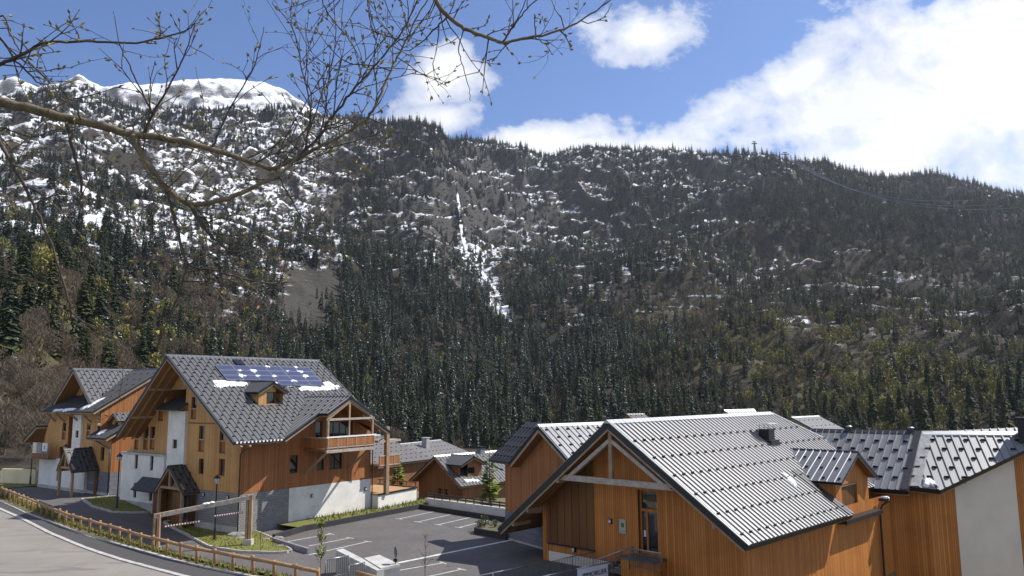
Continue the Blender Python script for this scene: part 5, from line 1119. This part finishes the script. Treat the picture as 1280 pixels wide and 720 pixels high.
# waterfall, frozen white
def hit(x, y):
    a, tn = azel(x, y); rs = np.linspace(300, 2300, 1500); z = terr(np.full_like(rs, a), rs); k = np.argmax(z > CAM_H+tn*rs); r_ = rs[k]; return np.array([r_*math.sin(a), r_*math.cos(a), z[k]])
mb = MB(); rr = random.Random(12)
for pth, w in (([(570, 230), (572, 245), (574, 262), (576, 280), (578, 300), (583, 316), (590, 330), (598, 338)], 2.2), ([(582, 316), (588, 326), (597, 338)], 7.), ([(598, 338), (606, 347), (613, 356), (621, 368), (626, 380), (632, 396), (640, 410)], 2.0)):
    pp = [hit(x, y) for x, y in pth]; q = []
    for a, b in zip(pp, pp[1:]):
        for k in range(5): q.append(a+(b-a)*k/5)
    for a, b in zip(q, q[1:]):
        if rr.random() < (.12 if w < 1.5 else .06): continue
        w0_, w1_ = w*rr.uniform(.5, 1.3), w*rr.uniform(.5, 1.3); f_ = np.array([0, -3., 2.4]); mb.poly([a+f_-np.array([w0_, 0, 0]), a+f_+np.array([w0_, 0, 0]), b+f_+np.array([w1_, 0, 0]), b+f_-np.array([w1_, 0, 0])], 'snow')
tag(mb.build('waterfall'), kind='structure')
# ------------------------------------------------------------------ trees of the slope
def conifer(name, h, w, whorls, per, seed, mat): return fir_mesh(name, h, w, whorls, per, mat, seed, droop=.45).mesh(name)
def broadleaf(name, h, w, n, mat, seed, s=(.3, .8)):
    rr = np.random.default_rng(seed); mb = MB(); mb.tube([(0, 0, 0), (0, 0, h*.6)], [.22, .06], 'bark', 5)
    for _ in range(14):
        a = rr.uniform(0, 6.28); z0 = h*rr.uniform(.15, .55); l = w/2*rr.uniform(.5, .95); mb.tube([(0, 0, z0), (math.cos(a)*l*.5, math.sin(a)*l*.5, z0+l*.6), (math.cos(a)*l, math.sin(a)*l, min(h*.97, z0+l*1.5))], [.1, .07, .02], 'bark', 4, False)
    for _ in range(n):
        v = rr.normal(size=3); v /= np.linalg.norm(v); r_ = rr.uniform(.35, 1)**.5; c_ = np.array([v[0]*w/2*r_, v[1]*w/2*r_, h*.58+v[2]*h*.42*r_]); u = rr.normal(size=3); u[2] = abs(u[2])+.6; u /= np.linalg.norm(u); q = np.cross(u, rr.normal(size=3)); q /= np.linalg.norm(q); sz = rr.uniform(*s); k = (.05 if n > 1000 else .14) if 'bare' in mat else .6
        mb.poly([c_-u*sz, c_+q*sz*k, c_+u*sz, c_-q*sz*k], mat)
    return mb.mesh(name)
lib = bpy.data.collections.new('tree_kinds')      # sources of the forest, not linked to the scene
TM = [conifer('spruce_a', 20, 6.6, 15, 12, 1, 'spruce'), conifer('spruce_b', 22, 6.2, 16, 12, 2, 'spruce'), conifer('spruce_c', 16, 6.6, 13, 12, 3, 'spruce'),
      broadleaf('bare_a', 11, 7, 260, 'bare_crown', 4, (.5, 1.3)), broadleaf('bare_b', 9, 6.5, 230, 'bare_crown', 5, (.5, 1.3)), broadleaf('spring_a', 11, 6.5, 200, 'spring_crown', 6, (.35, .8)),
      conifer('spruce_d', 19, 6.0, 15, 12, 7, 'spruce_green'), conifer('spruce_e', 15, 5.6, 13, 12, 8, 'spruce_green'), broadleaf('brush_a', 4, 4.6, 90, 'brush', 9, (.3, .7)), broadleaf('brush_b', 3, 4.8, 80, 'brush', 10, (.3, .7))]
for k, me in enumerate(TM): lib.objects.link(bpy.data.objects.new('kind_%d' % k, me))
NT_ = 125000
ia = rng.uniform(R(-46), R(46), NT_); rq = rng.uniform(0, 1, NT_); r0i, r1i = lut(R0T, ia), lut(R1T, ia)
rad = np.sqrt(r0i**2+(r1i**2-r0i**2)*rq)
zt_ = terr(ia, rad); TP = np.stack([rad*np.sin(ia), rad*np.cos(ia), zt_], -1); tx, ty = projv(TP)
_, _, _, d_, b_, s_ = fields(tx, ty, TP[:, 0], TP[:, 1])
tn = (rad-r0i)/(r1i-r0i); mid = fbm(TP[:, 0]/55, TP[:, 1]/80, 61, 3); keep = (rng.uniform(0, 1, NT_) < np.clip(d_*(1.0-.30*tn)*(.56+.44*sstep(.41, .53, mid)), 0, 1)); cand = TP[~keep], tx[~keep], ty[~keep], d_[~keep], rad[~keep]
TP, tx, ty, b_, s_, tn, rad = TP[keep], tx[keep], ty[keep], b_[keep], s_[keep], tn[keep], rad[keep]
n_ = len(TP); u = rng.uniform(0, 1, n_); b_ = np.where(rad < 235, 1., b_); s_ = np.where(rad < 235, .06, s_); gl_ = rng.uniform(0, 1, n_) < .12+.8*sstep(690, 940, tx+60*rng.normal(size=n_))*sstep(200, 330, ty)+.45*(1-sstep(250, 400, tx))*sstep(330, 420, ty); kd = np.where(u < s_, 5, np.where(u < s_+b_*(1-s_), 3+rng.integers(0, 2, n_), np.where(gl_, 6+rng.integers(0, 2, n_), rng.integers(0, 3, n_))))
sc = rng.lognormal(-.03, .30, n_)*(1.08-.14*tn); sc = np.where((tx < 440) & (ty < 300), sc*.68, sc); sc = np.clip(sc, .35, 1.7); sc = np.where((kd >= 3) & (kd <= 5), sc*.8, sc); sc = sc*(1-.26*sstep(720, 900, tx)*sstep(290, 370, ty)); sc = np.where(rad < 235, sc*.7, sc)
rot = rng.uniform(0, 6.28, n_)
# the nearest ones that stand clear of the roofs are trees of their own
RL = [(0, 560), (50, 545), (90, 462), (190, 462), (208, 444), (410, 452), (492, 541), (600, 560), (672, 531), (760, 526), (965, 516), (1030, 530), (1280, 535)]
top_y = ty-F*18*sc/rad; clear = (tx > -5) & (tx < 1285) & (top_y < np.interp(tx, [a for a, _ in RL], [b for _, b in RL])-4)
def nearest(mask, k):
    i = np.where(mask & clear)[0]; return i[np.argsort(rad[i]/sc[i]/np.where((kd[i] < 3) | (kd[i] > 5), 20, 11))][:k]
single = np.zeros(n_, bool)
def singles(ids, meshes, name, label, cat, group):
    for i in ids:
        o = bpy.data.objects.new(name, meshes[kd[i]]); COL.objects.link(o); o.location = tuple(TP[i]-np.array([0, 0, .3])); o.rotation_euler = (0, 0, rot[i]); o.scale = (sc[i],)*3; tag(o, label, cat, group); single[i] = True
front = {k: conifer('spruce_front_%d' % k, (20, 22, 16)[k], (5.8, 5.4, 5.8)[k], 24, 18, 20+k, 'spruce_front') for k in range(3)}; front[6] = conifer('spruce_front_6', 19, 5.8, 24, 18, 26, 'spruce_green'); front[7] = conifer('spruce_front_7', 15, 5.4, 22, 18, 27, 'spruce_green')
singles(nearest((kd < 3) | (kd > 5), 290), front, 'spruce_tree', 'dark spruce standing at the front of the mountain forest', 'tree', 'spruces at the front of the mountain forest')
nb = {3: broadleaf('bare_tree_crown', 11, 7.5, 2400, 'bare_crown', 14, (.25, .8)), 4: broadleaf('bare_bush_crown', 9, 7, 2200, 'bare_crown', 15, (.25, .8))}
singles(nearest((kd == 3) | (kd == 4), 120), nb, 'bare_broadleaf_tree', 'grey brown leafless tree among the nearest trees of the slope', 'tree', 'leafless trees at the foot of the slope')
singles(nearest(kd == 5, 60), {5: broadleaf('spring_tree_crown', 11, 6.8, 700, 'spring_crown', 16, (.25, .55))}, 'spring_tree', 'yellow green budding tree among the nearest trees of the slope', 'tree', 'budding trees on the lower slope')
rest = np.where(~single & (tx > -320) & (tx < 1600))[0]
# low brush between the trees
cP, cx_, cy_, cd_, cr_ = cand; w_ = np.clip(.30+.45*(cy_ < 345)-.25*((cx_ < 430) & (cy_ < 310))-.4*ell(cx_, cy_, 590, 280, 120, 90)-.9*ell(cx_, cy_, 390, 372, 40, 44, -20), 0, 1)*(cx_ > -320)*(cx_ < 1600)*(cr_ > 240)
bi = np.where(rng.uniform(0, 1, len(cP)) < w_)[0]; nb2 = len(bi)
fP = np.concatenate([TP[rest], cP[bi]]); fk = np.concatenate([kd[rest], 8+rng.integers(0, 2, nb2)]); fsz = np.concatenate([sc[rest], rng.lognormal(-.1, .3, nb2)]); fr_ = np.concatenate([rot[rest], rng.uniform(0, 6.28, nb2)])
me = bpy.data.meshes.new('forest'); me.vertices.add(len(fP)); me.vertices.foreach_set('co', (fP-np.array([0, 0, .3])).reshape(-1).astype(np.float32))
a = me.attributes.new('kind', 'INT', 'POINT'); a.data.foreach_set('value', fk.astype(np.int32)); a = me.attributes.new('size', 'FLOAT', 'POINT'); a.data.foreach_set('value', fsz.astype(np.float32)); a = me.attributes.new('turn', 'FLOAT_VECTOR', 'POINT'); tv = np.zeros((len(fP), 3), np.float32); tv[:, 2] = fr_; tv[:, :2] = rng.normal(0, .03, (len(fP), 2)); a.data.foreach_set('vector', tv.reshape(-1))
fo = bpy.data.objects.new('forest', me); COL.objects.link(fo); tag(fo, kind='stuff')
ng = bpy.data.node_groups.new('scatter', 'GeometryNodeTree'); ng.interface.new_socket('Geometry', in_out='INPUT', socket_type='NodeSocketGeometry'); ng.interface.new_socket('Geometry', in_out='OUTPUT', socket_type='NodeSocketGeometry')
N_ = ng.nodes.new; gi, go = N_('NodeGroupInput'), N_('NodeGroupOutput'); iop = N_('GeometryNodeInstanceOnPoints'); ci = N_('GeometryNodeCollectionInfo'); ci.inputs[0].default_value = lib; ci.inputs['Separate Children'].default_value = True; ci.inputs['Reset Children'].default_value = True
def named(nm, typ): x = N_('GeometryNodeInputNamedAttribute'); x.data_type = typ; x.inputs[0].default_value = nm; return x.outputs[0]
e2r = N_('FunctionNodeEulerToRotation'); ng.links.new(named('turn', 'FLOAT_VECTOR'), e2r.inputs[0])
ng.links.new(gi.outputs[0], iop.inputs['Points']); ng.links.new(ci.outputs[0], iop.inputs['Instance']); iop.inputs['Pick Instance'].default_value = True
ng.links.new(named('kind', 'INT'), iop.inputs['Instance Index']); ng.links.new(e2r.outputs[0], iop.inputs['Rotation']); ng.links.new(named('size', 'FLOAT'), iop.inputs['Scale']); ng.links.new(iop.outputs[0], go.inputs[0])
mo = fo.modifiers.new('scatter', 'NODES'); mo.node_group = ng
# pylons and ropes on the right skyline
def pylon(x, y, h, label, wide):
    p = hit(x, y+6) if False else None; a, tnv = azel(x, y); rq_ = np.linspace(-400, 10, 200)+float(np.interp(a, azs, r1v)); zq_ = terr(np.full(200, a), rq_); kq_ = int(np.argmax((zq_-CAM_H)/rq_)); r_, z = float(rq_[kq_]), float(zq_[kq_]); o = thing('lift_pylon', (r_*math.sin(a), r_*math.cos(a), z-3), 0, label, 'pylon', None); mb = MB()
    for sx in (-1, 1):
        for sy in (-1, 1): mb.beam((sx*2.2, sy*2.2, 0), (sx*1.0, sy*1.0, h), .9, .9, 'dark_wood')
    for k in range(5):
        z0, z1 = h*k/5, h*(k+1)/5; w0_, w1_ = 2.2-1.2*k/5, 2.2-1.2*(k+1)/5
        for sx in (-1, 1): mb.beam((sx*w0_, -w0_, z0), (-sx*w1_, -w1_, z1), .6, .6, 'dark_wood')
    mb.build('tower', o); mb = MB(); mb.beam((-wide, 0, h), (wide, 0, h), 1.8, 1.8, 'dark_wood'); mb.beam((-wide*.6, 0, h+4.4), (wide*.6, 0, h+4.4), 1.5, 1.5, 'dark_wood'); mb.beam((0, 0, h), (0, 0, h+4.4), 1.4, 1.4, 'dark_wood'); mb.build('crossarm', o); return np.array([r_*math.sin(a), r_*math.cos(a), z-3+h])
pylon(944, 200, 31, 'tall lift pylon standing alone on the right skyline', 6); t1 = pylon(982, 204, 20, 'shorter lift pylon right of the tall one on the skyline', 9)
a, tnv = azel(1216, 250); e1 = np.array([1150*math.sin(a), 1150*math.cos(a), CAM_H+1150*tnv])
for k, dz in enumerate((0, -9, -15)):
    mb = MB(); A_, B_ = t1+np.array([k*6-6, 0, 0]), e1+np.array([k*30, 0, dz*.7]); pts = [A_+(B_-A_)*t_-np.array([0, 0, 4*(34+k*4)*t_*(1-t_)]) for t_ in np.linspace(0, 1, 40)]; mb.tube(pts, .26, 'galv', 5); tag(mb.build('lift_rope'), ('topmost lift rope sagging across the dark right slope', 'middle lift rope sagging across the dark right slope', 'lowest lift rope sagging across the dark right slope')[k], 'cable')
# ================================================================== BRANCHES OF THE NEAR TREE
TB = thing('bare_tree', (-6.2, 4.6, 7.0), 0, 'near leafless tree reaching its thin budding branches across the sky', 'tree'); tb0 = np.array([-6.2, 4.6, 7.0])
trk = [(-6.2, 4.6, 6.5), (-6.15, 4.7, 9.5), (-6.0, 4.8, 12.5), (-5.6, 4.9, 15.), (-5.0, 5.0, 17.0)]
mb = MB(); mb.tube([np.array(p)-tb0 for p in trk], [.26, .22, .18, .13, .08], 'bark', 12); mb.build('trunk', TB, True)
tw = MB(); bd_ = MB(); rt = random.Random(77)
def catm(p, k=6):
    p = [np.array(q, float) for q in p]; p = [2*p[0]-p[1]]+p+[2*p[-1]-p[-2]]; out = []
    for i in range(1, len(p)-2):
        for j in range(k):
            t_ = j/k; out.append(.5*((2*p[i])+(-p[i-1]+p[i+1])*t_+(2*p[i-1]-5*p[i]+4*p[i+1]-p[i+2])*t_**2+(-p[i-1]+3*p[i]-3*p[i+1]+p[i+2])*t_**3))
    return out+[p[-2]]
def bud(p, d):
    s = rt.uniform(.009, .020); u = np.array([d[1], -d[0], .2]); u /= np.linalg.norm(u)+1e-6; bd_.poly([p, p+d*s+u*s*.45, p+d*s*2, p+d*s-u*s*.45], 'bud'); w = np.cross(d, u); bd_.poly([p, p+d*s+w*s*.45, p+d*s*2, p+d*s-w*s*.45], 'bud')
def twig(p, d, l, r, lev):
    q = [p]; n = max(3, int(l/.07)); dd = d.copy()
    for i in range(n):
        dd = dd+np.array([rt.gauss(0, .16), rt.gauss(0, .16), rt.gauss(.035, .16)]); dd /= np.linalg.norm(dd); q.append(q[-1]+dd*l/n)
        if lev > 0 and rt.random() < .42: e = dd+np.array([rt.gauss(0, .7), rt.gauss(0, .5), rt.gauss(.15, .7)]); e /= np.linalg.norm(e); twig(q[-1], e, l*rt.uniform(.25, .55), r*.65, lev-1)
        elif rt.random() < .55: e = dd*.6+np.array([rt.gauss(0, .5), rt.gauss(0, .5), rt.gauss(0, .5)]); bud(q[-1], e/np.linalg.norm(e))
    tw.tube(q, list(np.linspace(r, r*.45, len(q))), 'twig', 4, False); bud(q[-1], dd)
def branch(px, r0_, r1_, dens=1., tl_=(.2, .55), lev=1, pre=None, name='branch'):
    P_ = [atd(*q) for q in px]
    if pre is not None: P_ = [np.array(q) for q in pre]+P_
    c_ = catm(P_); n = len(c_); rad_ = np.linspace(r0_, r1_, n); mb = MB()
    c_ = [q+np.array([rt.gauss(0, .0025), rt.gauss(0, .0025), rt.gauss(0, .0025)]) for q in c_]
    mb.tube([q-tb0 for q in c_], list(rad_), 'bark' if r0_ > .012 else 'twig', 8 if r0_ > .012 else 5); mb.build(name, TB, True)
    for i in range(1, n):
        x_, y_ = proj(c_[i])
        if not (-60 < x_ < 860 and -60 < y_ < 480): continue
        L_ = np.linalg.norm(c_[i]-c_[i-1]); k = L_*9.5*dens
        while k > 0:
            if rt.random() < k:
                t_ = c_[i]-c_[i-1]; t_ /= np.linalg.norm(t_)+1e-9; e = t_*rt.uniform(.2, .9)+np.array([rt.gauss(0, .8), rt.gauss(0, .5), rt.gauss(.3, .8)]); e /= np.linalg.norm(e); twig(c_[i]-tb0, e, rt.uniform(*tl_)*(1.15-.5*i/n), min(.0046, rad_[i]*.75), lev)
            k -= 1
D = 4.5
branch([(-70, 112, 4.4), (0, 127, 4.4), (60, 142, 4.42), (120, 156, 4.45), (160, 167, 4.5), (205, 173, 4.55), (260, 185, 4.6), (310, 201, 4.7), (340, 212, 4.75)], .036, .013, .5, pre=[(-6.1, 4.75, 11.9), (-5.0, 4.5, 12.05)])
branch([(340, 212, 4.75), (372, 197, 4.8), (400, 183, 4.8), (430, 168, 4.85), (460, 147, 4.9), (474, 122, 4.9), (484, 98, 4.95), (500, 65, 5.0), (522, 20, 5.), (540, -10, 5.)], .013, .004, 1.2)
branch([(372, 197, 4.8), (398, 172, 4.8), (420, 140, 4.8), (440, 115, 4.85), (462, 90, 4.9), (482, 66, 4.9), (506, 34, 5), (528, -12, 5)], .010, .004, 1.3)
branch([(165, 170, 4.5), (180, 198, 4.5), (204, 231, 4.5), (236, 254, 4.5), (278, 250, 4.55), (326, 230, 4.6), (352, 215, 4.7), (372, 197, 4.8)], .022, .009, .7)
branch([(204, 231, 4.5), (212, 250, 4.5), (222, 288, 4.45), (234, 328, 4.4), (262, 337, 4.4), (300, 347, 4.4), (340, 354, 4.45), (362, 352, 4.5)], .010, .003, .8)
branch([(234, 328, 4.4), (224, 365, 4.4), (208, 405, 4.4), (196, 440, 4.4)], .007, .002, 1.)
branch([(236, 254, 4.5), (255, 285, 4.5), (275, 304, 4.5), (292, 315, 4.5), (320, 308, 4.5)], .012, .004, 1.4)
branch([(-30, 120, 4.0), (0, 178, 4.0), (22, 218, 4.0), (46, 264, 4.0), (70, 322, 4.0), (88, 390, 4.0), (80, 400, 4.)], .011, .004, .5)
branch([(88, 388, 4.), (104, 403, 4.), (130, 412, 4.), (160, 440, 4.), (172, 446, 4.)], .005, .002, .8)
branch([(82, 152, 4.4), (92, 190, 4.4), (102, 230, 4.4), (101, 250, 4.4), (97, 257, 4.4)], .010, .005, .4)
branch([(97, 256, 4.4), (108, 235, 4.4), (113, 216, 4.4)], .004, .002, .4)
branch([(-60, 100, 4.2), (0, 80, 4.2), (30, 66, 4.2), (60, 53, 4.25), (110, 52, 4.3), (180, 52, 4.3), (232, 38, 4.35), (245, 26, 4.35)], .012, .003, 1.1, (.12, .3))
branch([(-40, 20, 4.2), (0, 48, 4.2), (20, 76, 4.2), (46, 102, 4.2), (62, 106, 4.2)], .008, .003, 1.6, (.2, .45))
branch([(178, 168, 4.52), (194, 138, 4.5), (213, 105, 4.5), (230, 70, 4.5), (245, 26, 4.5)], .009, .0025, 1.4)
branch([(190, 142, 4.5), (165, 88, 4.45), (150, 58, 4.4), (142, 14, 4.4)], .006, .002, 1.1, (.15, .35))
branch([(264, 186, 4.6), (288, 135, 4.6), (318, 82, 4.6), (330, 34, 4.6)], .006, .002, 1.2, (.15, .4))
branch([(380, 190, 4.8), (388, 140, 4.8), (376, 80, 4.75), (366, 36, 4.7), (340, 4, 4.7)], .006, .002, 1.4)
branch([(398, 180, 4.8), (406, 140, 4.8), (412, 92, 4.8), (420, 45, 4.8), (416, -10, 4.8)], .006, .002, 1.5)
branch([(520, -60, 4.6), (545, 0, 4.6), (560, 20, 4.6), (580, 35, 4.6), (606, 46, 4.6), (630, 53, 4.6), (665, 46, 4.65), (700, 38, 4.7), (732, 22, 4.7), (772, -6, 4.7)], .020, .004, 1.3, (.12, .42), pre=[(-5.5, 4.9, 15.6), (-4.4, 4.9, 15.6), (-2.4, 4.8, 14.6)])
branch([(580, 35, 4.6), (573, 62, 4.6), (580, 88, 4.6), (586, 110, 4.6), (588, 126, 4.6)], .004, .002, .5)
branch([(628, 53, 4.6), (644, 30, 4.6), (662, 8, 4.6), (690, -15, 4.6)], .006, .003, 1.5)
branch([(668, 46, 4.65), (682, 56, 4.6), (692, 70, 4.6)], .004, .002, 1.2)
branch([(560, 20, 4.6), (540, 40, 4.6), (520, 58, 4.6), (492, 68, 4.6)], .006, .002, 1.5)
branch([(400, -40, 4.9), (402, 0, 4.9), (420, 30, 4.9), (440, 55, 4.9), (452, 95, 4.9)], .007, .002, 1.2, pre=[(-5.2, 5.0, 16.6), (-3.4, 5.0, 14.9)])
branch([(458, -40, 4.9), (460, 0, 4.9), (465, 40, 4.9), (480, 70, 4.9)], .007, .002, 1.3, pre=[(-5.1, 5.0, 16.8), (-2.6, 5.0, 15.2)])
branch([(-50, 60, 4.1), (0, 20, 4.1), (14, 45, 4.1), (30, 70, 4.1), (52, 92, 4.1), (68, 108, 4.1)], .006, .002, 1.0, (.15, .35))
branch([(-40, 150, 4.2), (0, 160, 4.2), (40, 170, 4.2), (80, 160, 4.25), (120, 158, 4.3)], .006, .002, 1.0, (.2, .4))
branch([(236, 330, 4.4), (262, 318, 4.45), (290, 316, 4.5), (318, 322, 4.5)], .005, .002, 1.8, (.12, .3))
branch([(345, 212, 4.75), (362, 245, 4.75), (385, 285, 4.75), (408, 300, 4.75)], .006, .002, 1.1, (.15, .35))
branch([(320, 204, 4.7), (350, 190, 4.7), (392, 200, 4.75), (430, 225, 4.8)], .005, .002, 1.4, (.15, .35))
branch([(196, 438, 4.4), (204, 405, 4.4), (222, 402, 4.4), (240, 418, 4.4)], .004, .0015, 1.0, (.1, .3))
tag(tw.build('twigs', TB), kind='stuff'); tag(bd_.build('buds', TB), kind='stuff')
# ================================================================== SKY, SUN, AIR
SUN_AZ, SUN_EL = R(71), R(50)
w = bpy.data.worlds.new('World'); scene.world = w; w.use_nodes = True; nt = w.node_tree; nt.nodes.clear()
class WN(NT):
    def __init__(s, tree): s.t = tree
k = WN(nt); outw = nt.nodes.new('ShaderNodeOutputWorld'); bg = nt.nodes.new('ShaderNodeBackground'); bg.inputs[1].default_value = .052
sky = nt.nodes.new('ShaderNodeTexSky'); sky.sky_type = 'NISHITA'; sky.sun_disc = False; sky.sun_elevation = SUN_EL; sky.sun_rotation = SUN_AZ; sky.altitude = 1200; sky.air_density = 1.0; sky.dust_density = .6; sky.ozone_density = 2.0
tcw = nt.nodes.new('ShaderNodeTexCoord'); dirv = tcw.outputs['Generated']; sp = k.n('ShaderNodeSeparateXYZ', {0: dirv})
# cloud banks laid out by compass bearing and height (bearing a and elevation tangent e, both in world space)
yy = k.math('MAXIMUM', sp.outputs[1], .05); A_ = k.math('DIVIDE', sp.outputs[0], yy); E_ = k.math('DIVIDE', sp.outputs[2], yy)
cv = k.n('ShaderNodeCombineXYZ', {0: A_, 1: k.math('MULTIPLY', E_, 1.25), 2: 0.0}).outputs[0]
n1 = k.noise(3.2, cv, 9, .58, .35); n3 = k.noise(9.0, cv, 7, .62, .2); nn_ = k.math('ADD', k.math('MULTIPLY', n1, .55), k.math('MULTIPLY', n3, .45))
def ae(x, y): r = ray(x, y); return r[0]/r[1], r[2]/r[1]
def blob(x, y, rx, ry, ang):
    a, e = ae(x, y); c, s = math.cos(ang), math.sin(ang); da = k.math('SUBTRACT', A_, a); de_ = k.math('SUBTRACT', E_, e)
    u = k.math('DIVIDE', k.math('ADD', k.math('MULTIPLY', da, c), k.math('MULTIPLY', de_, s)), rx/960); v = k.math('DIVIDE', k.math('SUBTRACT', k.math('MULTIPLY', de_, c), k.math('MULTIPLY', da, s)), ry/960)
    return k.math('SUBTRACT', 1.0, k.math('SQRT', k.math('ADD', k.math('MULTIPLY', u, u), k.math('MULTIPLY', v, v))))
mask = None
for args in ((1110, 190, 560, 150, R(19)), (1330, 60, 460, 210, R(24)), (548, 104, 98, 52, R(24)), (800, 42, 100, 76, R(10)), (520, 150, 95, 34, R(10)), (730, 178, 120, 26, 0), (1500, 150, 500, 300, 0), (900, 150, 170, 60, R(28)), (1000, 95, 150, 60, R(28)), (1060, 130, 300, 120, R(24)), (850, 185, 150, 40, R(5)), (950, 172, 190, 60, R(10)), (900, 140, 120, 50, R(25)), (700, 175, 130, 34, R(8))):
    b = blob(*args); mask = b if mask is None else k.math('MAXIMUM', mask, b)
behind = k.math('LESS_THAN', sp.outputs[1], .05)
val = k.math('ADD', k.math('MULTIPLY', mask, 1.0), k.math('MULTIPLY', k.math('SUBTRACT', nn_, .525), 4.4))
cl = k.ramp(val, (.0, 0.), (.2, .5), (.62, 1.)); nb_ = k.noise(2.2, dirv, 8, .6, .3); clb = k.ramp(nb_, (.46, 0.), (.60, .95))  # second ramp: unseen clouds behind the camera, thickened to light the shaded facades
cover = k.math('ADD', k.math('MULTIPLY', cl, k.math('SUBTRACT', 1., behind)), k.math('MULTIPLY', clb, behind))
inner = k.ramp(k.math('ADD', k.noise(2.4, cv, 6, .55, .3), 0.), (.35, 0.), (.65, 1.))
cloudc = k.mix(inner, (13.2, 13.3, 13.6), (16.5, 16.5, 16.5))
skyc = k.mix(1.0, sky.outputs[0], (1.02, 1.42, 2.02), 'MULTIPLY')
nt.links.new(k.mix(cover, skyc, cloudc), bg.inputs[0]); nt.links.new(bg.outputs[0], outw.inputs[0])
sd = bpy.data.lights.new('sun', 'SUN'); sd.energy = 5.0; sd.angle = R(.53); sd.color = (1, .955, .88); so = bpy.data.objects.new('sun', sd); COL.objects.link(so)
so.rotation_euler = Vector((-math.sin(SUN_AZ)*math.cos(SUN_EL), -math.cos(SUN_AZ)*math.cos(SUN_EL), -math.sin(SUN_EL))).to_track_quat('-Z', 'Y').to_euler()
HAZE = 0.00004
if HAZE:
    hm = bpy.data.materials.new('air'); hm.use_nodes = True; t_ = hm.node_tree; t_.nodes.clear(); o_ = t_.nodes.new('ShaderNodeOutputMaterial'); pv = t_.nodes.new('ShaderNodeVolumePrincipled')
    pv.inputs['Color'].default_value = (.80, .88, 1, 1); pv.inputs['Density'].default_value = HAZE; pv.inputs['Anisotropy'].default_value = .35; t_.links.new(pv.outputs[0], o_.inputs['Volume'])
    MAT['air'] = hm; mb = MB(); mb.box(-4300, 4300, -40, 5200, -420, 1900, 'air'); tag(mb.build('haze'), kind='stuff')
scene.view_settings.view_transform = 'Standard'; scene.view_settings.look = 'None'; scene.view_settings.exposure = .5; scene.view_settings.gamma = 1
scene.render.engine = 'CYCLES'; cy = scene.cycles; cy.max_bounces = 5; cy.diffuse_bounces = 3; cy.glossy_bounces = 2; cy.volume_bounces = 0; cy.transmission_bounces = 0; cy.use_denoising = True; cy.caustics_reflective = False; cy.caustics_refractive = False
try: cy.denoiser = 'OPENIMAGEDENOISE'
except Exception: pass
